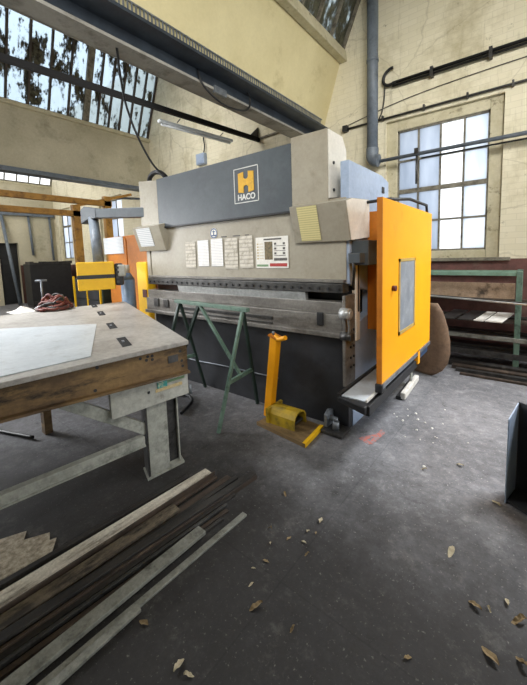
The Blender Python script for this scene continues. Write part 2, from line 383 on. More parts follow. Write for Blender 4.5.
def glazing(name, p, q, ys, bars, barmat, panemat, thick_every=None):
    (x0, z0), (x1, z1) = p, q
    d = Vector((x1 - x0, 0, z1 - z0))
    fr = MB(); wide_ys = []
    n = Vector((d.z, 0, -d.x)).normalized()
    for y in bars:
        if thick_every and any(abs(y - k) < .02 for k in thick_every): wide_ys.append(y); continue
        fr.bar((x0, y, z0), (x1, y, z1), .035, .06, n)
    fr.bar((x0, ys[0], z0), (x0, ys[1], z0), .05, .06); fr.bar((x1, ys[0], z1), (x1, ys[1], z1), .05, .08)
    w = struct(fr.build(name, barmat))
    for y in wide_ys: MB().bar((x0, y, z0), (x1, y, z1), .13, .07, n).build('mullion', K['greywood'], w)
    pb = MB(); o = -n * .02
    bs = sorted(bars)
    for a, b in zip(bs[:-1], bs[1:]):
        pb.prism([Vector((x0, a, z0)) + o, Vector((x0, b, z0)) + o, Vector((x1, b, z1)) + o, Vector((x1, a, z1)) + o], -n * .004)
    pb.build('glass', panemat, w)
    return w
bl = [5.42 - .262 * i for i in range(7)] + [3.85 - .37 * i for i in range(1, 20)]
glazing('window_2', (-8.2, 4.64), (-7.5, 6.3), (-3.2, WY), bl, K['darkbar'], K['mossy'], [bl[6], bl[12], bl[18]])
glazing('window_3', (-2.58, 4.79), (-1.93, 6.25), (-3.2, WY), [5.42 - .42 * i for i in range(21)], K['greywood'], K['mossy_heavy'])
glazing('window_4', (-14.75, 4.38), (-13.9, 6.05), (-3.2, WY), [5.42 - .36 * i for i in range(24)], K['greywood'], K['pane_bright'])

# sash window beside the machine
def sash(name, x0, x1, z0, z1, cols, zr, glx, panes, y=WY + .06):
    fr = MB()
    fr.box(x0, glx[0], y, y + .1, z0, z1); fr.box(glx[1], x1, y, y + .1, z0, z1)
    fr.box(glx[0], glx[1], y, y + .1, zr[-1], z1); fr.box(glx[0], glx[1], y, y + .1, z0, zr[0])
    w = struct(fr.build(name, K['woodpaint'], None, .008))
    bars = MB()
    gx = [glx[0] + (glx[1] - glx[0]) * i / cols for i in range(cols + 1)]
    for g in gx[1:-1]: bars.box(g - .012, g + .012, y + .03, y + .07, zr[0], zr[-1])
    for k, z in enumerate(zr[1:-1]):
        h = .032 if k == len(zr) // 2 - 1 else .013
        bars.box(glx[0], glx[1], y + .025, y + .075, z - h, z + h)
    for g in (gx[0], gx[-1]): bars.box(g - .02, g + .02, y + .02, y + .08, zr[0], zr[-1])
    for z in (zr[0], zr[-1]): bars.box(glx[0], glx[1], y + .02, y + .08, z - .025, z + .025)
    bars.build('glazing_bars', K['greywood'], w)
    for i in range(cols):
        MB().box(gx[i], gx[i + 1], y + .05, y + .054, zr[0], zr[-1]).build('pane', panes[i % len(panes)], w)
    return w
w1 = sash('window_1', -1.86, -.33, 1.385, 3.5, 4, [1.5, 1.96, 2.43, 2.89, 3.35], (-1.7, -.49), [K['pane_blue'], K['pane_blue'], K['pane_bright'], K['pane']])
MB().box(-1.95, -.2, WY - .07, WY + .1, 1.345, 1.39).build('window_sill', K['greywood'], w1, .008)
sash('window_5', -11.15, -9.75, 1.5, 3.45, 3, [1.6, 2.2, 2.8, 3.35], (-11.05, -9.85), [K['pane'], K['pane_blue']])
sash('window_6', -14.35, -13.3, 1.5, 3.45, 2, [1.6, 2.2, 2.8, 3.35], (-14.25, -13.4), [K['pane'], K['pane_blue']])

# valley beams
vb = struct(MB().box(-3.3, -2.86, -3.2, WY, 3.635, 3.665).box(-3.16, -3.1, -3.2, WY, 3.53, 3.64).build('trim_5', K['steelbeam']))
struct(MB().box(-3.34, -3.1, -3.2, WY, 3.5, 3.53).box(-3.36, -3.33, -3.2, WY, 3.5, 3.8).build('trim_7', K['soffit']))
struct(MB().box(-8.4, -8.1, -3.2, WY, 3.29, 3.37).box(-8.12, -8.04, -3.2, WY, 3.27, 3.3).build('trim_6', K['pipegrey']))

# cable tray on the valley beam
ct = thing('cable_tray', 'black perforated cable tray running along the valley beam under the roof', 'cable tray', (-2.98, 1.2, 3.66))
tr = MB(); tr.box(-3.06, -2.9, -3.0, 5.3, 3.667, 3.673)
for x in (-3.02, -2.9):
    tr.box(x - .004, x + .004, -3.0, 5.3, 3.76, 3.775); tr.box(x - .004, x + .004, -3.0, 5.3, 3.672, 3.685)
    for i in range(207): tr.box(x - .003, x + .003, -3.0 + i * .04, -2.984 + i * .04, 3.685, 3.76)
tr.build('tray', K['galv'], ct)
for i, x in enumerate((-3.03, -2.99, -2.94)):
    MB().tube([(x + random.uniform(-.01, .01), -3 + k * .9, 3.69 + random.uniform(0, .02)) for k in range(10)], .012, 6).build('cable', K['rubber'], ct)
MB().box(-3.12, -3.08, 3.0, 3.2, 3.47, 3.55).build('clip', K['galv'], ct)
tag(MB().tube([(-3.1, 2.75, 3.66), (-3.05, 2.8, 3.45), (-3.02, 3.1, 3.33), (-3.03, 3.5, 3.4), (-3.05, 3.6, 3.6), (-3.0, 3.3, 3.72)], .012, 6).build('cable_loop', K['rubber']), 'black cable loop drooping from the underside of the valley beam', 'cable')
tag(MB().tube([(-3.194, 1.85, 3.5), (-3.40, 1.99, 3.329), (-3.559, 2.13, 3.143), (-3.60, 2.27, 2.87), (-3.585, 2.42, 2.616), (-3.56, 2.58, 2.475)], .012, 6).build('drop_cable', K['rubber']), 'thin black cable dropping from the valley beam to the top of the press', 'cable')

# hanging rail and fluorescent batten in the left bay
hr = thing('hanging_rail', 'black steel rail hung along the left bay below the roof glazing', 'rail', (-4.6, 2, 3.7))
MB().bar((-4.4, 5.44, 3.80), (-4.95, -1.2, 3.74), .06, .075).build('rail_bar', K['void'], hr)
MB().prism([(-4.43, 5.44, 3.76), (-4.43, 5.44, 4.05), (-4.43, 5.15, 3.8)], (.02, 0, 0)).build('wall_bracket', K['black'], hr)
bt = thing('batten_light', 'grey fluorescent batten light slung under the black rail', 'ceiling light', (-4.7, 4.1, 3.6))
MB().bar((-4.83, 3.42, 3.70), (-4.64, 4.9, 3.70), .09, .05).build('housing', K['tube'], bt, .01)
MB().cyl((-4.82, 3.46, 3.655), (-4.645, 4.86, 3.655), .019, 12).build('tube', K['tube'], bt)
for y in (3.7, 4.6): MB().cyl((-4.65 - (4.6 - y) * .08, y, 3.72), (-4.56 - (4.6 - y) * .08, y, 3.76), .008, 6).build('hanger', K['black'], bt)
jb = thing('junction_box', 'pale blue electrical junction box on the cream wall behind the press', 'electrical box', (-6.08, WY, 3.62))
MB().box(-6.22, -5.95, WY - .1, WY, 3.62, 3.86).build('box', K['paleblue'], jb, .01)
MB().box(-6.2, -5.97, WY - .11, WY - .1, 3.64, 3.84).build('lid', K['paleblue'], jb, .004)
tag(MB().tube([(-6.0, WY - .05, 3.86), (-5.95, WY - .06, 4.0), (-5.98, WY - .05, 4.2), (-5.9, WY - .02, 4.3)], .014, 6).build('feed_cable', K['rubber']), 'dark cable rising from the pale blue junction box', 'cable')
tag(MB().tube([(-4.35, WY - .03, 3.82), (-3.9, WY - .03, 3.83), (-3.42, WY - .03, 3.82)], .022, 8).build('wall_conduit', K['greywood']), 'short beige conduit on the wall between the rail end and the valley beam', 'pipe')

# pipes and conduits on the window wall
pp = thing('vertical_pipe', 'thick blue-grey vertical pipe in front of the wall left of the window', 'pipe', (-2.0, 5.25, 2.9))
MB().cyl((-2.0, 5.25, 3.02), (-2.0, 5.25, 5.6), .082, 24).build('pipe', K['pipegrey'], pp)
MB().tube([(-2.0, 5.25, 3.1), (-2.0, 5.25, 2.98), (-1.97, 5.25, 2.92), (-1.9, 5.25, 2.9)], .092, 16).build('elbow', K['pipegrey'], pp)
MB().cyl((-2.0, 5.25, 4.35), (-2.0, 5.25, 4.39), .09, 24).build('collar', K['pipegrey'], pp)
hp = thing('horizontal_pipe', 'slim grey pipe crossing the upper sash of the window', 'pipe', (-1, 5.3, 2.85))
MB().cyl((-1.92, 5.3, 2.9), (3.2, 5.3, 2.9), .026, 12).build('pipe', K['pipegrey'], hp)
MB().cyl((-1.3, 5.33, 2.84), (3.2, 5.33, 2.84), .012, 8).build('wire', K['rubber'], hp)
MB().cyl((-1.36, 5.3, 2.92), (-1.36, 5.3, 2.48), .016, 8).build('drop_rod', K['darksteel'], hp)
MB().box(-1.39, -1.33, 5.27, 5.33, 2.9, 2.98).build('clip', K['darksteel'], hp)
cu = thing('upper_conduit', 'thick black twin cable run high on the wall with an upturned hooked end', 'pipe', (-1, WY - .05, 4.0))
MB().cyl((-1.75, WY - .05, 4.03), (2.2, WY - .05, 4.03), .022, 10).cyl((-1.75, WY - .05, 3.985), (2.2, WY - .05, 3.985), .016, 8).build('conduit', K['rubber'], cu)
MB().tube([(-1.7, WY - .05, 4.03), (-1.82, WY - .05, 4.02), (-1.885, WY - .05, 4.08), (-1.87, WY - .05, 4.18), (-1.8, WY - .05, 4.24), (-1.74, WY - .05, 4.25)], .022, 10).build('hook_end', K['rubber'], cu)
MB().tube([(-1.87, WY - .04, 4.05), (-1.88, WY - .03, 3.85), (-1.92, WY - .03, 3.65), (-2.0, WY - .03, 3.52)], .01, 6).build('drop_wire', K['rubber'], cu)
for x in (-1.2, -.5, .2): MB().box(x - .02, x + .02, WY - .09, WY, 3.94, 4.07).build('clip', K['darksteel'], cu)
cl = thing('lower_conduit', 'thin dark conduit running just above the window head', 'pipe', (-1, WY - .03, 3.55))
MB().cyl((-2.5, WY - .03, 3.55), (2.2, WY - .03, 3.57), .016, 10).build('conduit', K['darksteel'], cl)
MB().box(-2.56, -2.48, WY - .08, WY, 3.51, 3.6).build('end_box', K['black'], cl)
for x in (-1.9, -1.3, -.75, -.25, .3): MB().box(x - .012, x + .012, WY - .06, WY, 3.53, 3.6).build('clip', K['darksteel'], cl)
tag(MB().tube([(-2.55, WY - .012, 3.6), (-1.6, WY - .012, 3.76), (-.6, WY - .012, 3.83), (.6, WY - .012, 3.86)], .006, 5).build('wall_wire', K['darksteel']), 'single thin wire sagging between the two wall conduits', 'wire')

# ------------------------------------------------------------------ press brake
PB = thing('press_brake', 'large beige and slate-grey press brake with yellow side guard standing on the shop floor', 'machine', (-2.6, 2.9, 0))
def P(b, n, m, bev=.006, label=None, parent=None):
    o = b.build(n, m, parent or PB, bev)
    if label: o['label'] = label
    return o
# base and bed
P(MB().box(-3.9, -1.17, 2.54, 2.62, .0, .86), 'base_panel', K['pressblack'])
P(MB().box(-3.98, -1.19, 2.47, 2.62, .84, 1.0).box(-3.98, -1.19, 2.5, 2.62, 1.0, 1.1).box(-3.98, -1.19, 2.44, 2.5, .81, .85), 'bed_beam', K['steel'])
P(MB().box(-3.3, -1.9, 2.46, 2.475, .86, .875).box(-3.3, -1.9, 2.462, 2.472, .9, .93), 'die_strip', K['darksteel'], .002)
for x in (-3.55, -3.75): P(MB().box(x - .05, x + .05, 2.455, 2.475, .9, 1.0), 'clamp_block', K['darksteel'])
P(MB().box(-1.42, -1.36, 2.455, 2.475, .9, 1.01), 'clamp_block', K['black'])
P(MB().box(-3.95, -1.2, 2.66, 2.72, .8, 1.3), 'back_gauge', K['black'])
P(MB().box(-3.95, -3.42, 2.62, 2.66, 1.06, 1.2), 'rear_guard', mat('rust_brown_guard', '#5a2f1c', '#46261a', 6, .6))
# ram
P(MB().box(-3.93, -1.19, 2.55, 2.66, 1.24, 1.95), 'ram_plate', K['beige'], .004)
cr_ = P(MB().box(-3.95, -1.19, 2.49, 2.6, 1.175, 1.255), 'clamp_rail', K['darksteel'])
for i in range(30): MB().cyl((-3.9 + i * .092, 2.478, 1.21), (-3.9 + i * .092, 2.492, 1.21), .012, 8).build('rail_bolt', K['black'], cr_)
P(MB().box(-3.95, -1.19, 2.5, 2.56, 1.26, 1.285), 'rail_lip', K['steel'], .003)
P(MB().prism([(-3.35, 2.5, 1.175), (-3.35, 2.56, 1.175), (-3.35, 2.545, 1.03), (-3.35, 2.53, 1.03)], (1.79, 0, 0)), 'punch_blade', K['brightsteel'], 0)
# upper slate panel with the maker's plate
up = P(MB().box(-3.68, -1.68, 2.52, 2.62, 1.885, 2.465), 'upper_panel', K['slate'], .004)
P(MB().box(-3.68, -1.68, 2.515, 2.6, 1.872, 1.888), 'panel_edge', K['black'], 0)
nm = up
fx0, fx1, fz0, fz1 = -2.375, -2.06, 2.02, 2.355
b = MB(); t_ = .008
b.box(fx0, fx1, 2.516, 2.519, fz0, fz0 + t_).box(fx0, fx1, 2.516, 2.519, fz1 - t_, fz1).box(fx0, fx0 + t_, 2.516, 2.519, fz0, fz1).box(fx1 - t_, fx1, 2.516, 2.519, fz0, fz1)
b.build('logo_frame', K['logo_white'], nm)
cx = (fx0 + fx1) / 2; a = .1
hp_ = [(-a, -.085), (-.075, -.1), (-.025, -.1), (-.025, -.07), (.025, -.07), (.025, -.1), (.075, -.1), (a, -.085), (a, -.02), (a - .008, 0), (a, .02), (a, .085), (.075, .1), (.025, .1), (.025, .07), (-.025, .07), (-.025, .1), (-.075, .1), (-a, .085), (-a, .02), (-a + .008, 0), (-a, -.02)]
hp_ = [(-a, -.09), (-.03, -.1), (-.03, -.045), (-.012, -.03), (.012, -.03), (.03, -.045), (.03, -.1), (a, -.09), (a, .09), (.03, .1), (.03, .045), (.012, .03), (-.012, .03), (-.03, .045), (-.03, .1), (-a, .09)]
MB().prism([(cx + x, 2.515, 2.215 + z) for x, z in hp_], (0, .005, 0)).build('logo_emblem', K['logo_yellow'], nm)
text_mesh('logo_lettering', 'HACO', .078, K['logo_white'], nm, (cx, 2.5195, 2.05), .002, .0022)
# right tower + hood
P(MB().prism([(-1.335, 2.52, 1.92), (-1.335, 2.86, 1.97), (-1.335, 2.86, 2.4), (-1.335, 2.78, 2.505), (-1.335, 2.52, 2.505)], (-.355, 0, 0)), 'tower_cover', K['beige'], .003)
sp = P(MB().prism([(-1.333, 2.53, 1.955), (-1.333, 2.86, 2.005), (-1.333, 2.86, 2.4), (-1.333, 2.785, 2.5), (-1.333, 2.53, 2.5)], (.006, 0, 0)), 'tower_side', K['beige_light'], 0)
for y, z in ((2.61, 2.25), (2.61, 2.03)): MB().cyl((-1.33, y, z), (-1.318, y, z), .013, 10).build('screw', K['black'], sp)
def hood(x0, x1):
    return MB().prism([(x0, 2.43, 1.905), (x0, 2.54, 1.935), (x0, 2.9, 1.96), (x0, 2.9, 1.63), (x0, 2.52, 1.6)], (x1 - x0, 0, 0))
P(hood(-1.66, -1.135), 'hood_cover', K['beige'], .004)
P(MB().prism([(-1.134, 2.435, 1.9), (-1.134, 2.54, 1.93), (-1.134, 2.9, 1.955), (-1.134, 2.9, 1.635), (-1.134, 2.525, 1.605)], (.004, 0, 0)), 'hood_side', K['beige_light'], 0)
def on_hood(z): return 2.43 + (1.905 - z) / (1.905 - 1.6) * .09 - .006
def hood_plate(x0, x1, z0, z1, m, n='instruction_plate'):
    return MB().hexa([(x0, on_hood(z0), z0), (x1, on_hood(z0), z0), (x1, on_hood(z0) + .004, z0), (x0, on_hood(z0) + .004, z0),
                      (x0, on_hood(z1), z1), (x1, on_hood(z1), z1), (x1, on_hood(z1) + .004, z1), (x0, on_hood(z1) + .004, z1)]).build(n, m, PB)
hood_plate(-1.585, -1.395, 1.615, 1.895, K['plate_yellow'])['label'] = 'yellowed instruction plate'
P(MB().box(-1.66, -1.2, 2.56, 2.9, 1.45, 1.62), 'hood_underside', K['darksteel'])
# left tower + hood
P(MB().prism([(-4.08, 2.53, 1.9), (-3.69, 2.53, 1.9), (-3.69, 2.53, 2.46), (-4.08, 2.53, 2.5)], (0, .2, 0)), 'tower_cover', K['beige'], .006)
P(hood(-4.14, -3.56), 'hood_cover', K['beige'], .004)
hood_plate(-4.06, -3.76, 1.66, 1.885, K['plate_white'])['label'] = 'white printed plate'
# side frames (C shape)
def frame(x0, x1, n, m):
    pts = [(2.62, 0), (3.5, 0), (3.5, 2.2), (3.3, 2.235), (2.56, 2.235), (2.56, 1.25), (2.75, 1.2), (3.0, 1.15), (3.0, .95), (2.75, .9), (2.62, .85)]
    return P(MB().prism([(x0, y, z) for y, z in pts], (x1 - x0, 0, 0)), n, m, .004)
frame(-1.24, -1.165, 'side_frame', K['paleblue'])
frame(-4.05, -3.97, 'side_frame', K['beige'])
P(MB().box(-3.97, -1.24, 3.42, 3.5, 0.1, 2.2), 'rear_plate', K['pressblack'])
P(MB().box(-1.165, -1.155, 3.3, 3.36, 2.07, 2.13), 'frame_cap', K['black'])
# bed end details
ep = P(MB().box(-1.19, -1.16, 2.47, 2.66, .4, 1.16), 'end_plate', K['steel'])
for z in (.55, .63, .72, .86):
    for y in (2.56, 2.62): MB().cyl((-1.16, y, z), (-1.15, y, z), .011, 8).build('bolt', K['black'], ep)
P(MB().box(-1.19, -1.15, 2.66, 2.74, .75, 1.55), 'gib_strip', K['beige_light'])
P(MB().box(-1.152, -1.146, 2.69, 2.715, 1.0, 1.45), 'gib_scale', K['black'], 0)
P(MB().cyl((-1.19, 2.45, 1.02), (-1.11, 2.45, 1.02), .045, 16).cyl((-1.15, 2.45, 1.02), (-1.1, 2.45, 1.02), .03, 12), 'clamp_knob', K['brightsteel'], 0)
P(MB().cyl((-1.2, 2.47, .83), (-1.1, 2.47, .83), .035, 12), 'clamp_knob', K['darksteel'], 0)
P(MB().tube([(-1.13, 2.45, 1.0), (-1.12, 2.46, .9), (-1.14, 2.47, .82)], .014, 8), 'clamp_lever', K['steel'], 0)
P(MB().box(-1.2, -1.02, 2.6, 2.95, 1.4, 1.6).box(-1.15, -1.05, 2.5, 2.7, 1.42, 1.5), 'limit_switch_box', K['slate'])
P(MB().tube([(-1.14, 2.55, 1.5), (-1.1, 2.5, 1.38), (-1.13, 2.56, 1.28), (-1.15, 2.6, 1.2)], .012, 6), 'hydraulic_hose', K['rubber'], 0)
# floor anchor
an = P(MB().box(-1.345, -1.15, 2.36, 2.54, 0, .03), 'floor_anchor', K['darksteel'])
MB().prism([(-1.345, 2.42, .03), (-1.345, 2.54, .03), (-1.345, 2.54, .15), (-1.345, 2.48, .17), (-1.345, 2.42, .14)], (.035, 0, 0)).build('lug', K['galv'], an, .008)
MB().cyl((-1.24, 2.44, .03), (-1.24, 2.44, .1), .03, 6).cyl((-1.24, 2.44, .1), (-1.24, 2.44, .13), .018, 10).cyl((-1.325, 2.48, .1), (-1.26, 2.48, .09), .024, 10).build('bolt', K['galv'], an)
# side tray
ty = P(MB().box(-1.09, -.845, 2.2, 3.3, .425, .445), 'side_tray', K['black'])
MB().box(-1.1, -1.08, 2.19, 3.3, .41, .465).build('side_lip', K['darksteel'], ty)
MB().box(-1.07, -.885, 2.2, 3.3, .445, .453).build('tray_plate', K['sheet'], ty)
MB().box(-.885, -.872, 2.2, 3.3, .445, .462).build('tray_edge', K['white'], ty)
MB().hexa([(-1.1, 2.19, .40), (-.86, 2.12, .385), (-.84, 2.2, .385), (-1.1, 2.23, .40), (-1.1, 2.19, .445), (-.86, 2.12, .445), (-.84, 2.2, .445), (-1.1, 2.23, .445)]).build('front_lip', K['black'], ty, .008)
MB().box(-.87, -.835, 2.15, 3.4, .37, .445).build('side_lip', K['black'], ty, .006)
P(MB().bar((-1.15, 2.75, .2), (-.95, 2.75, .4), .05, .05), 'tray_strut', K['paleblue'])
# yellow guard door
gd = P(MB().box(-.87, -.83, 2.38, 3.86, .53, 1.885), 'guard_door', K['orange'], .004, 'bright orange-yellow side guard door')
MB().box(-.8699, -.8301, 2.372, 2.381, .531, 1.884).build('door_edge', K['orange_dull'], gd)
MB().box(-.832, -.826, 2.775, 3.2, .845, 1.425).build('viewing_window', K['smoke'], gd)
fw = MB()
for (y0, y1, z0, z1) in ((2.75, 3.225, 1.42, 1.445), (2.75, 3.225, .82, .847), (2.75, 2.777, .82, 1.445), (3.198, 3.225, .82, 1.445)): fw.box(-.832, -.822, y0, y1, z0, z1)
fw.build('window_trim', mat('rubbed_yellow_trim', '#b79a52', '#a68c4c', 9, .6), gd)
MB().cyl((-.83, 2.6, 1.222), (-.8, 2.6, 1.222), .022, 12).build('knob', K['darkred'], gd)
MB().box(-.875, -.822, 2.38, 3.86, .495, .53).build('bottom_rail', K['galv'], gd)
MB().box(-.9, -.86, 2.9, 3.9, .4, .495).build('lower_channel', mat('navy_channel', '#2f4a6a', '#28405c', 6, .5), gd)
MB().box(-.89, -.82, 3.35, 3.42, .41, .53).build('hinge_tab', K['orange'], gd)
MB().box(-.88, -.825, 2.36, 2.46, .46, .53).build('door_foot', K['black'], gd, .01)
gp = P(MB().box(-1.165, -1.06, 2.94, 2.97, .8, 1.86), 'inner_guard', K['orange_dull'])
MB().box(-1.06, -.87, 2.94, 2.97, .8, 1.1).box(-1.06, -.87, 2.94, 2.97, 1.52, 1.86).build('inner_guard_panel', K['orange_dull'], gp)
P(MB().tube([(-1.15, 2.85, 1.93), (-.95, 2.85, 1.935), (-.9, 3.3, 1.98), (-.89, 3.88, 1.98), (-.885, 3.9, 1.86)], .014, 8, False), 'door_hanger', K['black'], 0)
# control arm and pendant
P(MB().bar((-3.95, 2.6, 2.1), (-5.0, 2.42, 2.17), .12, .13), 'control_arm', K['slate'], .01)
P(MB().prism([(-4.95, 2.36, 2.1), (-4.95, 2.36, 2.24), (-5.3, 2.36, 2.3), (-5.42, 2.36, 2.26), (-5.42, 2.36, 2.05), (-5.2, 2.36, 2.1)], (.0, .12, 0)), 'arm_elbow', K['slate'], .01)
P(MB().cyl((-5.15, 2.42, 2.12), (-4.83, 2.3, 1.45), .07, 16), 'arm_post', K['pipegrey'], 0)
cb_o = Vector((-4.62, 2.15, 1.29)); rz = -math.atan2(2.15, -4.62) 
fwd = Vector((4.6, -2.1, .25)).normalized(); rgt = fwd.cross(Vector((0, 0, 1))) * -1; rgt.normalize(); upv = rgt.cross(fwd) * -1
if upv.z < 0: upv = -upv
def cbx(a0, a1, d0, d1, h0, h1):
    f = lambda a, d, h: cb_o + rgt * a + fwd * d + upv * h
    return MB().hexa([f(a0, d0, h0), f(a1, d0, h0), f(a1, d1, h0), f(a0, d1, h0), f(a0, d0, h1), f(a1, d0, h1), f(a1, d1, h1), f(a0, d1, h1)])
# rgt should point to the viewer's right
cbm = P(cbx(-.22, .22, -.12, .12, -.185, .185), 'control_box', K['yellow'], .012)
cbx(-.222, .222, .118, .123, -.035, .015).build('black_stripe', K['black'], cbm)
pd = P(cbx(.225, .33, -.05, .08, -.14, .16), 'switch_pod', K['black'], .02)
cbx(.26, .36, 0, .1, -.02, .14).build('pod_cover', K['greyenamel'], pd, .02)
for h in (-.09, -.03, .04, .1): cbx(.24, .275, .08, .1, h - .015, h + .015).build('button', K['darksteel'], pd)
P(MB().tube([(-3.98, 2.62, 2.48), (-3.95, 2.62, 2.55), (-3.85, 2.62, 2.59), (-3.72, 2.62, 2.57), (-3.62, 2.62, 2.5)], .03, 8), 'cable_coil', K['rubber'], 0)
P(MB().tube([(-2.6, 2.53, .3), (-3.2, 2.53, .28), (-3.8, 2.53, .3)], .008, 6).tube([(-1.9, 2.53, .31), (-2.6, 2.53, .3)], .008, 6), 'base_cable', K['galv'], 0)

# papers on the ram
def paper(name, x0, x1, z0, z1, m, label, tilt=0, cat='paper', y=2.545):
    b = MB(); c = Vector(((x0 + x1) / 2, y, (z0 + z1) / 2)); N = 4
    ps = []
    for i in range(N + 1):
        for j in range(N + 1):
            x = x0 + (x1 - x0) * i / N; z = z0 + (z1 - z0) * j / N
            d = Vector((x, y - .001 - abs(random.gauss(0, .0015)), z)) - c
            ps.append(b.bm.verts.new(c + Matrix.Rotation(tilt, 3, 'Y') @ d))
    for i in range(N):
        for j in range(N):
            k = i * (N + 1) + j; b.bm.faces.new((ps[k], ps[k + N + 1], ps[k + N + 2], ps[k + 1]))
    return tag(b.build(name, m), label, cat, 'papers on the press ram')
paper('paper_sheet', -3.22, -3.04, 1.38, 1.68, K['paper_dirty'], 'crinkled grey paper sheet, leftmost on the press ram', .02)
paper('paper_sheet', -3.0, -2.82, 1.4, 1.69, K['paper'], 'clean white printed sheet, second from left on the press ram', 0)
paper('paper_sheet', -2.78, -2.6, 1.4, 1.695, K['paper'], 'clean white printed sheet under the round blue sticker', 0)
paper('paper_sheet', -2.57, -2.385, 1.37, 1.69, K['paper_dirty'], 'crinkled dirty sheet between the white sheets and the poster, fourth from left', .02)
paper('paper_sheet', -2.36, -2.18, 1.38, 1.7, K['paper_dirty'], 'crinkled dirty sheet directly left of the large poster', -.02)
st = thing('round_sticker', 'round blue and white sticker on the ram above the papers', 'sticker', (-2.73, 2.546, 1.70))
MB().cyl((-2.73, 2.549, 1.755), (-2.73, 2.546, 1.755), .055, 24).build('disc', K['posterwhite'], st)
rg = MB()
for k in range(24):
    a0, a1 = 2 * PI * k / 24, 2 * PI * (k + 1) / 24
    rg.prism([(-2.73 + math.cos(q) * r, 2.5455, 1.755 + math.sin(q) * r) for q, r in ((a0, .042), (a1, .042), (a1, .053), (a0, .053))], (0, -.001, 0))
rg.build('ring', K['poblue'], st)
MB().box(-2.737, -2.723, 2.5445, 2.5455, 1.725, 1.785).box(-2.755, -2.705, 2.5445, 2.5455, 1.768, 1.776).box(-2.765, -2.695, 2.5445, 2.5455, 1.725, 1.737).build('anchor_mark', K['poblue'], st)
po = thing('safety_poster', 'large white safety poster with a photo and coloured bands, right of the papers', 'poster', (-1.95, 2.545, 1.38))
px0, px1, pz0, pz1 = -2.14, -1.755, 1.38, 1.675
MB().box(px0, px1, 2.543, 2.547, pz0, pz1).build('sheet', K['posterwhite'], po)
MB().box(-2.04, -1.83, 2.5415, 2.543, 1.645, 1.66).build('heading', K['ink'], po)
MB().box(-2.03, -1.935, 2.5415, 2.543, 1.46, 1.63).build('photo', K['posterpic'], po)
for i in range(6):
    MB().box(-2.125, -2.105, 2.5415, 2.543, 1.465 + i * .028, 1.478 + i * .028).build('symbol', K['ochre'], po)
    MB().box(-2.095, -2.045, 2.5415, 2.543, 1.47 + i * .028, 1.474 + i * .028).build('text_line', K['ochre'], po)
for i in range(3):
    MB().box(-1.915, -1.785, 2.5415, 2.543, 1.495 + i * .045, 1.5 + i * .045).build('text_line', K['ink'], po)
    for j in (0, 2): MB().box(-1.915 + j * .05, -1.89 + j * .05, 2.5415, 2.543, 1.508 + i * .045, 1.528 + i * .045).build('symbol', K['ink'], po)
MB().box(-1.92, -1.77, 2.5415, 2.543, 1.45, 1.475).build('dark_band', K['ink'], po)
MB().box(-1.97, -1.77, 2.5415, 2.543, 1.395, 1.425).build('red_band', K['posterred'], po)
MB().box(-2.13, -1.99, 2.5415, 2.543, 1.395, 1.415).build('green_band', K['postergreen'], po)
for i, (x, w_) in enumerate(((-2.62, .08), (-2.45, .1), (-2.28, .05))):
    tag(MB().box(x, x + w_, 2.546, 2.549, 1.705, 1.715).build('tape_scrap', K['ink']), ['dark torn tape scrap, left of three above the papers', 'dark torn tape scrap, middle of three above the papers', 'dark torn tape scrap, right of three above the papers'][i], 'tape', 'tape scraps on the ram')

# ------------------------------------------------------------------ left-hand neighbours
oc = thing('electrical_cabinet', 'orange electrical cabinet behind the hanging control box', 'cabinet', (-5.1, 3.1, 0))
MB().box(-5.78, -4.5, 2.92, 3.5, .05, 1.88).build('body', K['orange_dull'], oc, .01)
MB().box(-5.75, -5.16, 2.9, 2.92, .12, 1.84).build('door', K['orange_dull'], oc, .005)
MB().box(-5.13, -4.53, 2.9, 2.92, .12, 1.84).build('door', K['orange_dull'], oc, .005)
MB().box(-5.7, -4.6, 2.95, 3.45, 0, .05).build('plinth', K['black'], oc)
tag(MB().box(-5.85, -5.22, 2.89, 2.897, 1.6, 1.87).build('notice_sheet', K['plate_white']), 'white printed notice on the orange electrical cabinet', 'paper')
yp = thing('yellow_guard_post', 'yellow guard post between the orange cabinet and the press', 'post', (-4.37, 2.72, 0))
MB().box(-4.5, -4.24, 2.66, 2.8, 0, 1.46).build('post', K['yellow'], yp, .02)
MB().box(-4.36, -4.26, 2.652, 2.662, .96, 1.07).build('label', K['darkred'], yp)
tc_ = thing('tool_cabinet', 'dark green tool cabinet on yellow legs behind the hanging control box', 'cabinet', (-6.6, 3.1, 0))
MB().box(-7.2, -6.05, 2.9, 3.5, .55, 1.15).build('body', K['darkgreen'], tc_, .01)
for x in (-7.15, -6.6, -6.1): MB().box(x - .012, x + .012, 2.87, 2.9, 0, 1.2).build('leg', K['yellow'], tc_)
for i in range(3): MB().box(-7.1, -6.15, 2.885, 2.9, .6 + i * .18, .76 + i * .18).build('drawer', K['pressblack'], tc_)
gb = thing('gas_bottle', 'steel-blue gas bottle standing beside the yellow guard post', 'gas bottle', (-4.82, 2.7, 0))
MB().cyl((-4.82, 2.7, 0), (-4.82, 2.7, 1.2), .1, 20).cyl((-4.82, 2.7, 1.2), (-4.82, 2.7, 1.3), .1, 20, .045).build('cylinder', K['bluebottle'], gb)
MB().cyl((-4.82, 2.7, 1.3), (-4.82, 2.7, 1.42), .04, 16).build('cap', K['greyenamel'], gb)

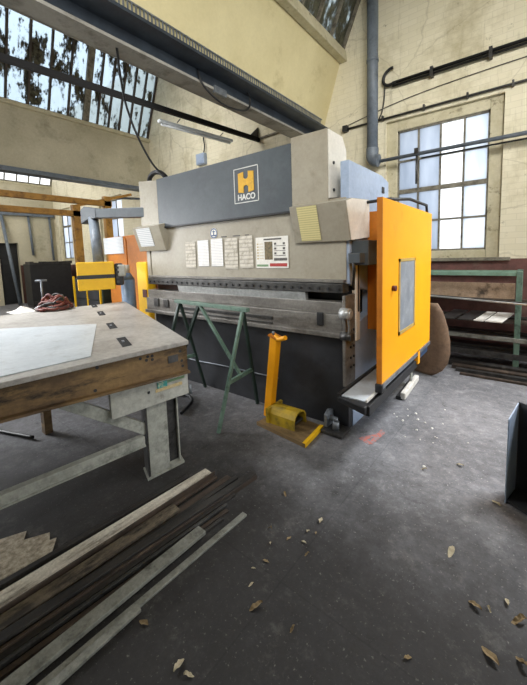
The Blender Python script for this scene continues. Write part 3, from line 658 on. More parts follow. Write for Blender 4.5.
gf = thing('storage_gantry', 'orange-brown steel gantry frame in the far left bay', 'frame', (-8.2, 3, 0))
MB().box(-8.26, -8.14, -1.5, 4.3, 2.79, 2.91).build('upper_beam', K['amber'], gf)
MB().box(-8.26, -8.14, -1.5, 3.6, 2.5, 2.62).build('lower_beam', K['amber'], gf)
MB().box(-8.26, -8.14, 3.4, 3.56, 0, 2.75).build('post', K['amber'], gf)
MB().box(-8.26, -8.14, 4.12, 4.28, 0, 3.02).build('post', K['amber'], gf)
MB().bar((-8.2, 3.5, 2.74), (-8.2, 4.85, 3.15), .06, .06).build('brace', K['amber'], gf)
MB().box(-8.26, -8.14, .0, .12, 0, 2.8).build('post', K['amber'], gf)
tag(MB().cyl((-8.35, 4.5, 3.05), (-8.35, 5.44, 3.12), .03, 8).build('wall_pipe', K['pipegrey']), 'grey pipe stub below the far valley beam by the gantry', 'pipe')

rl = thing('wall_rail', 'grey horizontal rail fixed across the far left wall', 'rail', (-14.6, 4, 3.18))
MB().box(-14.73, -14.6, -2, 5.4, 3.18, 3.28).build('rail', K['pipegrey'], rl)
tag(MB().cyl((-14.1, 3.9, 0), (-14.66, 3.76, 3.17), .05, 10).build('leaning_pole', K['pipegrey']), 'long grey pole leaning against the far wall rail', 'pole')
tag(MB().cyl((-14.68, 4.57, 3.18), (-14.68, 4.62, 1.75), .04, 8).build('drop_pipe', K['pipegrey']), 'grey drop pipe on the far wall above the black crate, left of two', 'pipe', 'drop pipes on the far wall')
tag(MB().cyl((-14.68, 5.25, 3.18), (-14.68, 5.28, 1.55), .04, 8).build('drop_pipe', K['pipegrey']), 'grey drop pipe on the far wall nearest the corner, right of two', 'pipe', 'drop pipes on the far wall')
bc = thing('black_crate', 'large black steel crate with scrap on top before the far wall', 'crate', (-13, 4.5, 0))
MB().box(-13.6, -13.0, 3.95, 5.2, .06, 1.44).build('body', K['black'], bc, .01)
rm = MB()
for i in range(14):
    y = 3.95 + i * .09; rm.box(-13.2 - random.uniform(0, .2), -12.99, y, y + .12, 1.42, 1.46 + random.uniform(0, .06))
rm.build('rim', K['darksteel'], bc)
MB().box(-12.99, -12.97, 3.95, 5.1, .1, .2).box(-13.5, -13.05, 3.95, 4.05, 0, .06).box(-13.5, -13.05, 5.0, 5.1, 0, .06).build('skid', K['darksteel'], bc)

# ------------------------------------------------------------------ workbench
A = Vector((-1.915, 1.484, 0)); dS = Vector((-.128, -.992, 0)); dT = Vector((-.936, .351, 0))
nrm = Vector((.992, -.128, 0))
def tb(s, t, z, off=0): return A + dS * s + dT * t + nrm * off + Vector((0, 0, z))
WBN = thing('workbench', 'heavy steel-topped workbench with rust-brown apron at left foreground', 'workbench', (-2.6, 1, 0))
FAR = 2.74; NEAR = 2.6
MB().prism([tb(0, 0, .89, .02), tb(NEAR, 0, .89, .02), tb(NEAR, FAR, .89), tb(0, FAR, .89)], (0, 0, .03)).build('tabletop', K['tabletop'], WBN, .004)
ap = MB().hexa([tb(0, .02, .695), tb(NEAR, .02, .785), tb(NEAR, .1, .785), tb(0, .1, .695), tb(0, .02, .89), tb(NEAR, .02, .89), tb(NEAR, .1, .89), tb(0, .1, .89)])
apo = ap.build('apron', K['rusty'], WBN, .003)
MB().hexa([tb(0, 0, .682, .02), tb(NEAR, 0, .772, .02), tb(NEAR, .1, .772), tb(0, .1, .682), tb(0, 0, .696, .02), tb(NEAR, 0, .786, .02), tb(NEAR, .1, .786), tb(0, .1, .696)]).build('apron_lip', K['rusty'], apo)
for s, z in ((.055, .845), (.045, .775), (.04, .735), (.26, .86), (.29, .862), (.26, .835), (.3, .84), (.34, .86), (.6, .87), (.62, .735)):
    MB().cyl(tb(s, .02, z, -.01), tb(s, .02, z, .003), .01, 8).build('bolt_hole', K['black'], apo)
MB().hexa([tb(.075, .02, .78, .002), tb(.15, .02, .78, .002), tb(.15, .02, .78, .006), tb(.075, .02, .78, .006), tb(.075, .02, .83, .002), tb(.15, .02, .83, .002), tb(.15, .02, .83, .006), tb(.075, .02, .83, .006)]).build('apron_plate', K['darksteel'], apo)
MB().prism([tb(0, .02, .7), tb(0, FAR, .7), tb(0, FAR, .89), tb(0, .02, .89)], dS * .06).build('apron', K['rusty'], WBN, .003)
def slot(p, q, r, s_):  # four corner points of a slot in the top
    MB().prism([(x, y, .919) for x, y in (p, q, r, s_)], (0, 0, .003)).build('slot', K['void'], WBN)
for (cx_, cy_, L) in ((-2.27, 1.21, .3), (-2.93, 1.46, .3), (-3.72, 1.75, .33), (-4.42, 2.0, .33)):
    c = Vector((cx_, cy_, .92)); a_ = dT * L / 2; b_ = dS * .032
    MB().prism([c - a_ - b_, c + a_ - b_, c + a_ + b_, c - a_ + b_], (0, 0, .002)).build('slot', K['void'], WBN)
    MB().prism([c - a_ * .1 - b_ * .1, c + a_ * .2 - b_ * .1, c + a_ * .2 + b_ * .4, c - a_ * .1 + b_ * .4], (0, 0, .006)).build('slot_clip', K['galv'], WBN)
def tbox(s0, s1, t0, t1, z0, z1):
    return MB().hexa([tb(s0, t0, z0), tb(s1, t0, z0), tb(s1, t1, z0), tb(s0, t1, z0), tb(s0, t0, z1), tb(s1, t0, z1), tb(s1, t1, z1), tb(s0, t1, z1)])
gbx = tbox(0.0, .54, .03, .14, .515, .69).build('end_beam', K['greyenamel'], WBN, .004)
tbox(.165, .235, .02, .032, .625, .665).build('sticker', K['teal'], gbx)
tbox(.03, .165, .024, .032, .645, .66).build('sticker_tail', K['postergreen'], gbx)
tbox(.05, .25, .024, .032, .6, .622).build('faded_print', K['ochre'], gbx)
tbox(.29, .305, .022, .032, .61, .625).build('hole', K['black'], gbx)
MB().cyl(tb(-.02, .05, .5), tb(-.02, .05, .57), .012, 8).build('end_pin', K['galv'], gbx)
lg = tbox(.17, .315, .06, .075, 0.012, .52).build('leg', K['greengrey'], WBN, .003)
tbox(.085, .17, .12, .13, 0.012, .52).build('shaded_web', K['darksteel'], lg)  # shadow inside the leg section, painted as a dark plate
tbox(.075, .086, .09, .16, 0.012, .52).build('flange', K['greengrey'], lg)
tbox(.315, .328, .06, .2, 0.012, .52).build('flange', K['darksteel'], lg)
tbox(.06, .34, .045, .2, 0, .012).build('foot_plate', K['greengrey'], lg)
MB().bar(tb(.345, .08, .285), tb(NEAR, .08, .285), .05, .06).build('bottom_rail', K['greengrey'], WBN, .003)
MB().bar(tb(.345, .09, .25), tb(NEAR, .09, .25), .08, .01).build('rail_flange', K['greengrey'], WBN)
MB().bar(tb(.32, .1, .34), tb(.8, .1, .7), .05, .07).build('brace', K['greengrey'], WBN, .003)
for (s, t) in ((.2, 2.5), (2.3, .1), (2.3, 2.5)):
    tbox(s, s + .15, t, t + .12, 0, .69).build('leg', K['greengrey'], WBN, .003)
MB().box(-3.37, -3.29, .99, 1.05, 0, .7).build('leg', K['rusty'], WBN, .003)['label'] = 'thin rusty middle leg'
tag(MB().prism([(-3.12, 1.42, .921), (-2.09, .9, .921), (-2.13, .45, .921), (-2.6, -.6, .921), (-4.5, -.2, .921), (-3.72, .82, .921)], (0, 0, .004)).build('steel_sheet', K['sheet']), 'clean bright steel sheet lying on the workbench top', 'metal sheet')
tag(MB().tube([(-3.3, .9, .02), (-3.6, .8, .015), (-4.0, .65, .015), (-4.4, .3, .015)], .015, 6).build('floor_cable', K['rubber']), 'black cable lying on the floor under the workbench', 'cable')
tag(MB().tube([(-2.6, 1.9, .018), (-2.75, 2.15, .016), (-2.95, 2.2, .016), (-3.1, 2.0, .016), (-2.95, 1.85, .016), (-2.8, 1.95, .018)], .016, 6).build('cable_coil', K['rubber']), 'black hose loop on the floor between workbench and trestle', 'hose')

# heap on the far edge of the bench
def chain_heap(name, c, n, rad, h, m, label, cat):
    t = thing(name, label, cat, c)
    for k in range(n):
        a0 = random.uniform(0, 2 * PI); pts = []
        for i in range(5):
            r = rad * (0.3 + .7 * random.random()); a0 += random.uniform(.5, 1.3)
            q = max(0, 1 - (r / rad) ** 1.5)
            pts.append(Vector(c) + Vector((math.cos(a0) * r, math.sin(a0) * r, .018 + h * q * random.uniform(.3, 1))))
        MB().tube(pts, .017, 6).build('strap', m[k % len(m)], t)
    return t
chain_heap('strap_heap', (-4.55, 1.6, .92), 26, .2, .22, [K['red'], K['darkred'], K['bar_dark'], K['red']], 'tangled heap of red-brown straps on the far end of the workbench', 'straps')
rag = MB(); 
vs = []
for i in range(7):
    for j in range(7):
        u, v = i / 6 - .5, j / 6 - .5; r = max(0, .5 - math.hypot(u, v))
        vs.append(rag.bm.verts.new((-4.74 + u * .3, 1.32 + v * .24, .923 + r * .13 * (0.5 + random.random()))))
for i in range(6):
    for j in range(6): rag.bm.faces.new((vs[i * 7 + j], vs[(i + 1) * 7 + j], vs[(i + 1) * 7 + j + 1], vs[i * 7 + j + 1]))
tag(rag.build('rag', K['white']), 'crumpled white rag on the workbench beside the strap heap', 'rag')
th = thing('clamp_handle', 'thin upright T-bar clamp behind the strap heap', 'clamp', (-4.8, 1.56, .92))
MB().cyl((-4.8, 1.56, .92), (-4.8, 1.56, 1.28), .011, 8).build('shaft', K['galv'], th)
MB().cyl((-4.82, 1.5, 1.27), (-4.78, 1.62, 1.27), .012, 8).build('cross_bar', K['galv'], th)
MB().cyl((-4.8, 1.56, .92), (-4.8, 1.56, .94), .045, 12).build('foot', K['darksteel'], th)

# ------------------------------------------------------------------ trestle
TR = thing('trestle', 'green steel trestle standing between the workbench and the press', 'trestle', (-2.45, 2.2, 0))
TA, TB_ = Vector((-2.93, 2.2, 1.045)), Vector((-2.0, 2.17, 1.03))
MB().bar(TA - Vector((.06, 0, 0)), TB_ + Vector((.06, 0, 0)), .045, .035).build('top_bar', K['green'], TR, .003)
fr_, rr_ = Vector((-2.06, 1.87, 0)), Vector((-2.15, 2.5, 0))
fl_, rle = Vector((-2.98, 1.87, 0)), Vector((-2.94, 2.5, 0))
for a_, b_, m in ((TB_, fr_, 'green'), (TB_, rr_, 'darkgreen'), (TA, fl_, 'darkgreen'), (TA, rle, 'darkgreen')):
    MB().bar(a_, b_, .028, .028, (1, 0, 0)).build('leg', K[m], TR, .003)
def lerp(a_, b_, t): return a_ + (b_ - a_) * t
for (a_, f1, f2) in ((TB_, fr_, rr_), (TA, fl_, rle)):
    MB().bar(lerp(a_, f1, .6), lerp(a_, f2, .6), .025, .035).build('cross_bar', K['green'], TR)
mid = lerp(TA, TB_, .35)
MB().bar(mid, lerp(lerp(TB_, fr_, .6), lerp(TB_, rr_, .6), .5), .025, .025).build('brace', K['green'], TR)
MB().bar(mid, lerp(lerp(TA, fl_, .6), lerp(TA, rle, .6), .5), .03, .03).build('brace', K['darkgreen'], TR)

# ------------------------------------------------------------------ foot pedal
FP = thing('foot_pedal', 'yellow foot pedal unit with tall orange post in front of the press', 'foot pedal', (-1.6, 2.3, 0))
MB().prism([(-1.875, 2.163, 0), (-1.334, 2.099, 0), (-1.358, 2.43, 0), (-1.852, 2.47, 0)], (0, 0, .03)).build('base_board', K['timber'], FP, .004)
MB().prism([(-1.36, 2.102, .001), (-1.33, 2.099, .001), (-1.355, 2.432, .001), (-1.385, 2.43, .001)], (0, 0, .033)).build('base_edge', K['yellow'], FP)
MB().prism([(-1.876, 2.16, .001), (-1.334, 2.095, .001), (-1.334, 2.11, .001), (-1.876, 2.175, .001)], (0, 0, .031)).build('base_edge', K['timber'], FP)
MB().bar((-1.86, 2.32, .03), (-1.735, 2.29, .79), .075, .075, (0, 1, 0)).build('post', K['orange'], FP, .006)
MB().bar((-1.745, 2.29, .79), (-1.74, 2.29, .805), .09, .09, (0, 1, 0)).build('post_cap', K['orange_dull'], FP)
MB().tube([(-1.73, 2.28, .8), (-1.68, 2.26, .785), (-1.6, 2.25, .81)], .02, 10).build('handle', K['orange'], FP)
MB().cyl((-1.76, 2.29, .8), (-1.76, 2.29, .84), .012, 8).build('pin', K['galv'], FP)
hd = MB(); arch = []
for k in range(9):
    a_ = PI * k / 8; arch.append((2.31 - .1 * math.cos(a_) , .03 + (.14 * math.sin(a_) ** .5 if 0 < k < 8 else 0)))
inn = [(y + (2.31 - y) * .12, .03 + (z - .03) * .9) for y, z in arch]
for i in range(8):
    (y0, z0), (y1, z1), (y2, z2), (y3, z3) = arch[i], arch[i + 1], inn[i + 1], inn[i]
    hd.prism([(-1.78, y0, z0), (-1.78, y1, z1), (-1.78, y2, z2), (-1.78, y3, z3)], (.27, 0, 0))
hd.build('pedal_hood', K['olive_yellow'], FP)
MB().prism([(-1.75, 2.24, .035), (-1.53, 2.24, .06), (-1.53, 2.38, .06), (-1.75, 2.38, .035)], (0, 0, .02)).build('treadle', K['darksteel'], FP)
MB().box(-1.8, -1.775, 2.2, 2.42, .03, .16).build('hood_back', K['olive_yellow'], FP)

# ------------------------------------------------------------------ pile of bars at left foreground
def flat(far, near, wf, th_, z, m, label, name='steel_bar', ext=1.15, angle=False, wn=None):
    f, n_ = Vector((far[0], far[1], 0)), Vector((near[0], near[1], 0))
    n_ = f + (n_ - f) * ext; wn = wn or wf
    d = (n_ - f).normalized(); s = Vector((-d.y, d.x, 0))
    if s.x < 0: s = -s
    b = MB()
    def strip(o0, o1, z0, z1): 
        b.hexa([f + s * o0 + Vector((0, 0, z0)), f + s * o1 + Vector((0, 0, z0)), n_ + s * o1 + Vector((0, 0, z0)), n_ + s * o0 + Vector((0, 0, z0)),
                f + s * o0 + Vector((0, 0, z1)), f + s * o1 + Vector((0, 0, z1)), n_ + s * o1 + Vector((0, 0, z1)), n_ + s * o0 + Vector((0, 0, z1))])
    strip(-wf / 2, wf / 2, z, z + th_)
    if angle: strip(-wf / 2, -wf / 2 + .006, z + th_, z + th_ + .03)
    o = b.build(name, m, None, .002)
    tag(o, label, 'metal bar' if name == 'steel_bar' else 'plank', 'bars and planks piled on the floor')
G = 1.7
flat((-1.80, 1.34), (-1.90, .30), .03, .022, 0, K['bar_dark'], 'dark bar at the bench side of the floor pile, ending beside the bench foot', ext=G)
flat((-1.71, 1.455), (-1.80, .30), .10, .022, .0, K['plankwhite'], 'whitened plank with splintered end, beside the bench leg', 'plank', ext=G)
flat((-1.63, 1.44), (-1.70, .29), .03, .016, .012, K['bar_brown'], 'dark brown angle bar right of the whitened plank', ext=G, angle=True)
flat((-1.60, 1.10), (-1.66, .28), .075, .012, .03, K['plankweather'], 'worn flaking plank lying over the brown bars in the floor pile', 'plank', ext=G)
flat((-1.565, 1.50), (-1.64, .28), .045, .018, .0, K['bar_brown'], 'reddish brown flat bar, next right of the brown angle bar', ext=G)
flat((-1.51, 1.515), (-1.60, .27), .03, .03, .0, K['bar_dark'], 'square black bar between the reddish flat bar and the longest bar', ext=G)
flat((-1.43, 1.60), (-1.59, .27), .045, .016, .03, K['bar_dark'], 'longest black bar with the furthest reaching end in the floor pile', ext=G)
flat((-1.415, 1.605), (-1.555, .26), .016, .03, .0, K['bar_brown'], 'thin upright brown strip beside the longest black bar', ext=G)
flat((-1.43, 1.40), (-1.54, .25), .04, .018, .0, K['bar_dark'], 'black bar ending just short of the longest bar', ext=G)
flat((-1.39, 1.30), (-1.50, .24), .018, .02, .008, K['darksteel'], 'thin scuffed strip between the black bars and the wide pale flat bar', ext=G)
flat((-1.365, 1.28), (-1.47, .24), .025, .014, .0, K['bar_brown'], 'thin dark brown bar beside the scuffed strip', ext=G)
flat((-1.34, 1.22), (-1.43, .24), .018, .018, .0, K['bar_dark'], 'thin black bar passing under the wide pale flat bar', ext=G)
flat((-1.355, 1.08), (-1.385, .24), .062, .02, .02, K['bar_pale'], 'wide pale grey flat bar with a square end and bolt hole', ext=G)
flat((-1.262, 1.32), (-1.315, .30), .034, .012, .0, K['bar_pale'], 'long thin pale grey bar on the open side of the floor pile', ext=G)
flat((-1.268, .655), (-1.275, .30), .034, .014, .012, K['bar_pale'], 'short pale bar nearest the camera, outermost of the floor pile', ext=1.9)
dp = MB(); c0 = [(-2.45, .15), (-2.0, -.1), (-1.98, .5)]
pts = [(-2.6, .1), (-2.02, -.15), (-1.94, .3), (-1.91, .55), (-1.99, .6)]
for i in range(9): pts.append((-2.0 - i * .06, .6 - i * .05 + (.05 if i % 2 else -.01) + random.uniform(-.02, .02)))
dp.prism([(x, y, .001) for x, y in pts], (0, 0, .006))
tag(dp.build('dusty_board', K['dust']), 'pale dusty board with a ragged end lying under the bench edge', 'board')

# ------------------------------------------------------------------ rack by the window wall
RK = thing('bar_rack', 'green steel bar rack with long rails under the window', 'rack', (-1, 5.1, 0))
for (x, y) in ((-.085, 4.98), (-.085, 5.34), (-2.05, 4.98), (-2.05, 5.34)):
    MB().box(x - .03, x + .03, y - .03, y + .03, 0, 1.23).build('post', K['green'], RK, .004)
MB().box(-2.08, -.055, 4.96, 5.0, 1.17, 1.22).build('top_rail', K['palegreen'], RK, .004)
MB().box(-2.08, -.055, 5.32, 5.36, 1.17, 1.22).build('top_rail', K['palegreen'], RK, .004)
for z in (.84, .58, .34, .14):
    for x in (-.085, -2.05): MB().box(x - .02, x + .02, 4.98, 5.34, z - .03, z).build('shelf_arm', K['green'], RK)
def rb(name, x0, x1, y, z, w_, h, m, label, dy=0, cat='metal bar'):
    tag(MB().hexa([(x0, y - w_ / 2 + dy, z), (x1, y - w_ / 2, z), (x1, y + w_ / 2, z), (x0, y + w_ / 2 + dy, z), (x0, y - w_ / 2 + dy, z + h), (x1, y - w_ / 2, z + h), (x1, y + w_ / 2, z + h), (x0, y + w_ / 2 + dy, z + h)]).build(name, m, None, .002), label, cat, 'stock stored in the bar rack')
tag(MB().box(-1.9, -.13, 5.2, 5.23, .845, 1.06).build('board', K['chip']), 'tan stained chipboard plank standing on edge at the back of the rack', 'board')
rb('steel_bar', -2.3, .75, 5.12, .842, .05, .025, K['bar_dark'], 'dark bar at the back of the top rack level, before the chipboard')
rb('steel_bar', -2.3, .75, 5.05, .842, .04, .035, K['bar_brown'], 'brown bar in the middle of the top rack level')
rb('steel_bar', -1.8, .7, 4.26, .88, .045, .016, K['brightsteel'], 'long pale bar slanting across the front of the top rack level', .97)
rb('steel_bar', -1.7, .7, 4.40, .88, .04, .018, K['bar_dark'], 'dark bar slanting just behind the long pale bar', .84)
for i, (x0, x1, y, m, lb, dy) in enumerate(((-.65, -.49, 5.02, 'darksteel', 'short dark grey offcut plate on the second rack level, left of the bright ones', 0), (-.47, -.37, 4.95, 'white', 'narrow whitish offcut plate on the second rack level', 0), (-.35, -.18, 4.95, 'white', 'wide whitish offcut plate on the second rack level by the green post', 0), (-.86, -.69, 5.05, 'darksteel', 'short dark grey offcut plate at the left of the second rack level', 0))):
    tag(MB().hexa([(x0 - .05, 4.74, .625), (x1 - .05, 4.74, .625), (x1 + .05, 5.25, .665), (x0 + .05, 5.25, .665), (x0 - .05, 4.74, .637), (x1 - .05, 4.74, .637), (x1 + .05, 5.25, .677), (x0 + .05, 5.25, .677)]).build('offcut_plate', K[m]), lb, 'metal plate', 'offcut plates in the rack')
rb('steel_bar', -2.2, .7, 5.2, .582, .16, .05, K['bar_dark'], 'wide dark channel at the back of the second rack level')
rb('steel_bar', -2.2, .7, 5.02, .582, .12, .04, K['bar_brown'], 'brown bar under the whitish offcuts on the second rack level')
rb('steel_bar', -2.2, .7, 5.24, .342, .14, .08, K['bar_dark'], 'thick black bar at the back of the third rack level')
rb('steel_bar', -2.2, .8, 5.08, .342, .1, .06, K['darksteel'], 'grey-black bar in the middle of the third rack level')
rb('steel_bar', -2.2, .8, 4.93, .36, .05, .05, K['bar_pale'], 'paler slim bar at the front of the third rack level', .1)
rb('steel_bar', -2.2, .8, 5.2, .142, .2, .1, K['bar_dark'], 'broad black bar at the back of the lowest rack level')
rb('steel_bar', -2.2, .8, 5.0, .142, .12, .07, K['darksteel'], 'dark grey bar at the front of the lowest rack level')
for i, (y, w_, h, m, lb) in enumerate(((4.86, .1, .07, 'bar_dark', 'black bar on the floor nearest the rack posts'), (4.73, .09, .05, 'bar_brown', 'brown bar on the floor before the rack, second from the posts'), (4.62, .06, .04, 'darksteel', 'dark grey bar on the floor before the rack, third from the posts'), (4.5, .05, .025, 'bar_brown', 'thin brown bar on the floor furthest out from the rack'))):
    tag(MB().box(-.8 + i * .06, 1.0, y - w_ / 2, y + w_ / 2, 0, h).build('steel_bar', K[m], None, .003), lb, 'metal bar', 'bars on the floor by the rack')

# curved sheet standing between guard door and rack
cs = MB(); prof = [(-.835, .885), (-.775, .78), (-.725, .62), (-.695, .45), (-.69, .3), (-.715, .17), (-.77, .08), (-.83, .03), (-.89, 0.0)]
rows = []
for k, (x, z) in enumerate(prof):
    row = []
    for i in range(7):
        t = i / 6
        row.append(cs.bm.verts.new((x + (-1.55 - x) * t, 4.27 + .34 * t - .05 * math.sin(PI * t), max(z, .0) * (1 - .03 * t) + .001)))
    rows.append(row)
for a_, b_ in zip(rows[:-1], rows[1:]):
    for i in range(6): f = cs.bm.faces.new((a_[i], a_[i + 1], b_[i + 1], b_[i])); f.smooth = True
so = cs.build('curved_sheet', K['brownsheet'])
so.modifiers.new('solid', 'SOLIDIFY').thickness = .008
tag(so, 'brown curved metal sheet standing on edge behind the yellow guard door', 'metal sheet')

bm_ = thing('floor_brush', 'pale wooden block with a thin stick lying under the yellow guard door', 'brush', (-1.0, 3.65, 0))
MB().bar((-.965, 3.37, .045), (-.985, 3.98, .045), .05, .07).build('block', K['white'], bm_, .01)
MB().bar((-1.0, 3.37, .02), (-1.02, 3.98, .02), .06, .035).build('bristles', K['black'], bm_)
MB().cyl((-.985, 3.74, .07), (-1.06, 4.05, .3), .014, 8).build('stick', K['greyenamel'], bm_)

# open-fronted bin at right edge
BN = thing('steel_bin', 'dark grey open-fronted steel bin at the right edge of the photo', 'bin', (.2, 2.3, 0))
MB().prism([(-.055, 2.28, .0), (-.015, 2.45, .0), (-.015, 2.45, .565), (-.055, 2.28, .52)], (-.006, 0, 0)).build('side_panel', K['paleblue'], BN)  # pale blue stands for light falling on this inner face
MB().prism([(-.018, 2.455, 0), (.62, 2.04, 0), (.62, 2.04, .57), (-.018, 2.455, .57)], (.005, .008, 0)).build('back_panel', K['pressblack'], BN)
MB().prism([(-.01, 2.44, .015), (.62, 2.03, .015), (.55, 1.9, .015), (-.05, 2.28, .015)], (0, 0, .01)).build('base', K['pressblack'], BN)
MB().prism([(.62, 2.04, 0), (.55, 1.9, 0), (.55, 1.9, .52), (.62, 2.04, .57)], (.006, 0, 0)).build('side_panel', K['pressblack'], BN)

# ------------------------------------------------------------------ floor marks, leaves, chips
pm = MB()
pm.prism([(-1.05, 2.46, .0005), (-.95, 2.42, .0005), (-.93, 2.45, .0005), (-1.03, 2.50, .0005)], (0, 0, .001))
pm.prism([(-.96, 2.43, .0006), (-.925, 2.44, .0006), (-.90, 2.66, .0006), (-.945, 2.70, .0006)], (0, 0, .001))
pm.prism([(-1.04, 2.48, .0004), (-1.0, 2.46, .0004), (-.93, 2.6, .0004), (-.95, 2.62, .0004)], (0, 0, .001))
tag(pm.build('paint_mark', K['redpaint']), 'faded red arrow-like paint mark on the floor by the press foot', 'paint mark')

def leaf_mesh(seed, L=.06, W=.024, curl=.012):
    rnd = random.Random(seed); b = bmesh.new(); rows = []
    for i in range(7):
        t = i / 6; w_ = W * math.sin(PI * min(1, t * .92 + .04)) ** .8 * (1 + rnd.uniform(-.15, .15))
        zc = curl * math.sin(t * PI * 1.3 + rnd.random()) + .004
        rows.append([b.verts.new((-w_ / 2, (t - .5) * L, max(.001, zc + curl * .6))), b.verts.new((0, (t - .5) * L, max(.001, zc))), b.verts.new((w_ / 2, (t - .5) * L, max(.001, zc + curl * rnd.uniform(.2, .9))))])
    for a_, c in zip(rows[:-1], rows[1:]):
        for i in range(2): b.faces.new((a_[i], a_[i + 1], c[i + 1], c[i]))
    me = bpy.data.meshes.new('dry_leaf'); b.to_mesh(me); b.free(); return me
LM = []
for s in range(5):
    for m in ('leaf', 'leafpale'):
        me = leaf_mesh(s, curl=.008 + .004 * s); me.materials.append(K[m]); LM.append(me)
leaves = [(-.253, 1.73, 1.15, 3.0, 1, 'pale dry leaf alone on the open floor at right centre'), (-.058, 1.333, 1.2, .9, 0, 'large brown curled leaf at the lower right corner of the floor'),
 (-.873, .959, 1.0, 2.6, 2, 'brown leaf lying near the bar pile at lower centre'), (-.88, 1.535, .9, .3, 1, 'pale upright curled leaf in the middle of the floor'),
 (-.97, .633, .9, .2, 3, 'pale narrow leaf at the bottom edge of the floor'), (-.125, 1.504, .95, 1.1, 2, 'dark brown leaf, leftmost of the cluster at the lower right'),
 (.024, 1.536, 1.0, 2.2, 4, 'crumpled dark leaf close to the right edge'), (-.018, 1.601, .7, .2, 3, 'small pale leaf above the crumpled dark leaf at right'),
 (-.1, 2.243, 1.1, .7, 1, 'pale leaf beside the open steel bin'), (-.329, 2.523, .9, 1.2, 3, 'pale leaf on the sunlit floor left of the bin'),
 (-1.209, .639, .9, 1.7, 0, 'brown leaf close to the end of the short pale bar'), (.037, 1.372, .9, .8, 6, 'brown leaf cut off by the right edge of the photo'),
 (-.521, 2.336, .7, 1.5, 5, 'small leaf on the floor between the press and the bin')]
small = [(-.958, 1.331), (-.88, 1.356), (-.83, 1.304), (-.077, 1.524), (-.973, 1.154), (-.899, 1.428), (-1.08, 1.324), (-.957, 1.023), (-1.165, 1.588), (-.916, .635), (-.86, 1.445), (-1.0, 1.09), (-.7, .98), (-.55, .8), (-.3, 1.15), (-1.02, 1.25)]
for i, (x, y, sc, rz_, k, lb) in enumerate(leaves):
    o = bpy.data.objects.new('dry_leaf', LM[k % 10]); COL.objects.link(o); o.location = (x, y, 0); o.rotation_euler = (0, 0, rz_); o.scale = (sc,) * 3
    tag(o, lb, 'leaf', 'dry leaves on the floor')
for i, (x, y) in enumerate(small):
    o = bpy.data.objects.new('leaf_fragment', LM[(i * 3) % 10]); COL.objects.link(o); o.location = (x, y, 0); o.rotation_euler = (0, 0, i * 1.3); o.scale = (random.uniform(.4, .65),) * 3
    tag(o, 'tiny dry leaf fragment scattered on the dark foreground floor', 'leaf fragment', 'leaf fragments on the floor')
cb_ = bmesh.new(); bmesh.ops.create_icosphere(cb_, subdivisions=1, radius=.014)
for v in cb_.verts: v.co *= random.uniform(.7, 1.3); v.co.z = max(0, v.co.z * .5 + .005)
cme = bpy.data.meshes.new('plaster_chip'); cb_.to_mesh(cme); cb_.free(); cme.materials.append(K['plasterchip'])
chips = [(-.946, 3.038), (-.906, 2.995), (-.83, 3.07), (-.749, 2.692), (-.672, 3.02), (-.736, 3.042), (-.542, 3.087), (-.639, 2.713), (-.552, 2.826), (-.84, 2.95), (-.545, 2.725), (-.536, 2.819), (-.325, 2.876), (-.579, 3.382), (-.529, 2.371), (-1.134, 3.194 - .3), (-.7, 2.85), (-.78, 3.15), (-.6, 2.95), (-.87, 3.2)]
for i, (x, y) in enumerate(chips):
    o = bpy.data.objects.new('plaster_chip', cme); COL.objects.link(o); o.location = (x, y, 0); o.rotation_euler = (0, 0, i * 1.7); s = random.uniform(.45, 1.0); o.scale = (s, s * .8, s)
    tag(o, 'small white plaster chip on the bright floor in front of the guard door', 'plaster chip', 'plaster chips on the floor')

# ------------------------------------------------------------------ light
wd = bpy.data.worlds.new('overcast'); SC.world = wd; wd.use_nodes = True
nt = wd.node_tree; nt.nodes.clear()
ow = nt.nodes.new('ShaderNodeOutputWorld'); bg = nt.nodes.new('ShaderNodeBackground'); bg.inputs['Color'].default_value = (.94, .97, 1, 1); bg.inputs['Strength'].default_value = 2.6
nt.links.new(bg.outputs[0], ow.inputs[0])

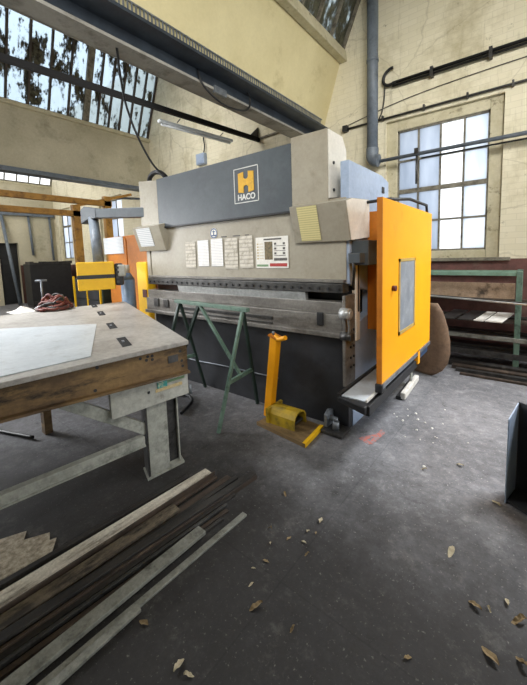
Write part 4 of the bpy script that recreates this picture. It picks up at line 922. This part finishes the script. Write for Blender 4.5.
def area(name, loc, target, size, size_y, power, col=(1, 1, 1), spread=180):
    l = bpy.data.lights.new(name, 'AREA'); l.shape = 'RECTANGLE'; l.size = size; l.size_y = size_y; l.energy = power; l.color = col; l.spread = math.radians(spread)
    o = bpy.data.objects.new(name, l); COL.objects.link(o); o.location = loc
    o.rotation_euler = (Vector(target) - Vector(loc)).to_track_quat('-Z', 'Y').to_euler(); return o
area('floor_fill_right', (1.3, 4.4, 4.4), (-.05, 3.25, 0), 1.3, 1.3, 62, (.95, .97, 1), 62)  # added fill for the open floor; no roof opening above it
area('right_side_fill', (4.1, 4.2, 2.2), (-.6, 3.6, 1.2), 2.0, 2.4, 15, (.95, .97, 1), 80)  # added lamp brightening the right side, set at the unseen opening
area('press_front_fill', (.9, -1.2, 4.4), (-2.6, 2.7, 2.75), 2.4, 1.4, 56, (1, .98, .94), 70)  # added fill behind the camera, aimed at the press front
area('left_bay_daylight', (-5.4, .3, 5.0), (-4.4, 1.6, .6), 2.6, 3, 330, (.97, .98, 1), 100)
area('left_bay_bounce', (-4.6, 2.2, 3.2), (-8.2, 3.2, 4.2), 2, 2, 22, (1, .98, .95), 150)
area('left_gable_fill', (-5.6, 2.4, 4.6), (-5.8, 5.4, 3.6), 1.6, 1.2, 30, (1, .98, .95), 100)  # added fill to brighten the left gable wall
area('under_bench_fill', (-8.6, -.6, 2.3), (-3.0, 1.0, 0), 1.8, 1.6, 95, (.95, .97, 1), 70)  # added lamp lifting the dark floor under the bench; no window here
area('window_wall_fill', (1.2, 1.6, 4.6), (-.8, 5.4, 3.2), 1.6, 1.2, 42, (1, .98, .95), 80)  # extra lamp put in to brighten the wall around the window
area('far_bay_daylight', (-11.5, 1.5, 4.4), (-12.5, 4.5, 1.2), 3, 3, 240, (1, .97, .92), 180)

# ------------------------------------------------------------------ camera
cam = bpy.data.cameras.new('camera'); co = bpy.data.objects.new('camera', cam); COL.objects.link(co)
cam.sensor_fit = 'AUTO'; cam.sensor_width = 36; F = 336.0
cam.lens = F / 685 * 36
cam.shift_x = (263.5 - 273) / 685; cam.shift_y = (290 - 342.5) / 685
cam.clip_start = .05
x_ = Vector((0.7960487993377469, 0.03954978042766201, -0.6039388412257116)); y_ = Vector((0.6045653215663813, -0.09880055838828022, 0.7904044671062418)); z_ = Vector((-0.02840917162237616, -0.9943210067831654, -0.10256049160101868))
right = Vector((x_[0], y_[0], z_[0])); down = Vector((x_[1], y_[1], z_[1])); fw_ = Vector((x_[2], y_[2], z_[2]))
R = Matrix((right, -down, -fw_)).transposed().to_4x4()
co.matrix_world = Matrix.Translation((0, 0, 1.5)) @ R
SC.camera = co
SC.view_settings.view_transform = 'Standard'
SC.view_settings.look = 'None'
SC.view_settings.exposure = 0.0
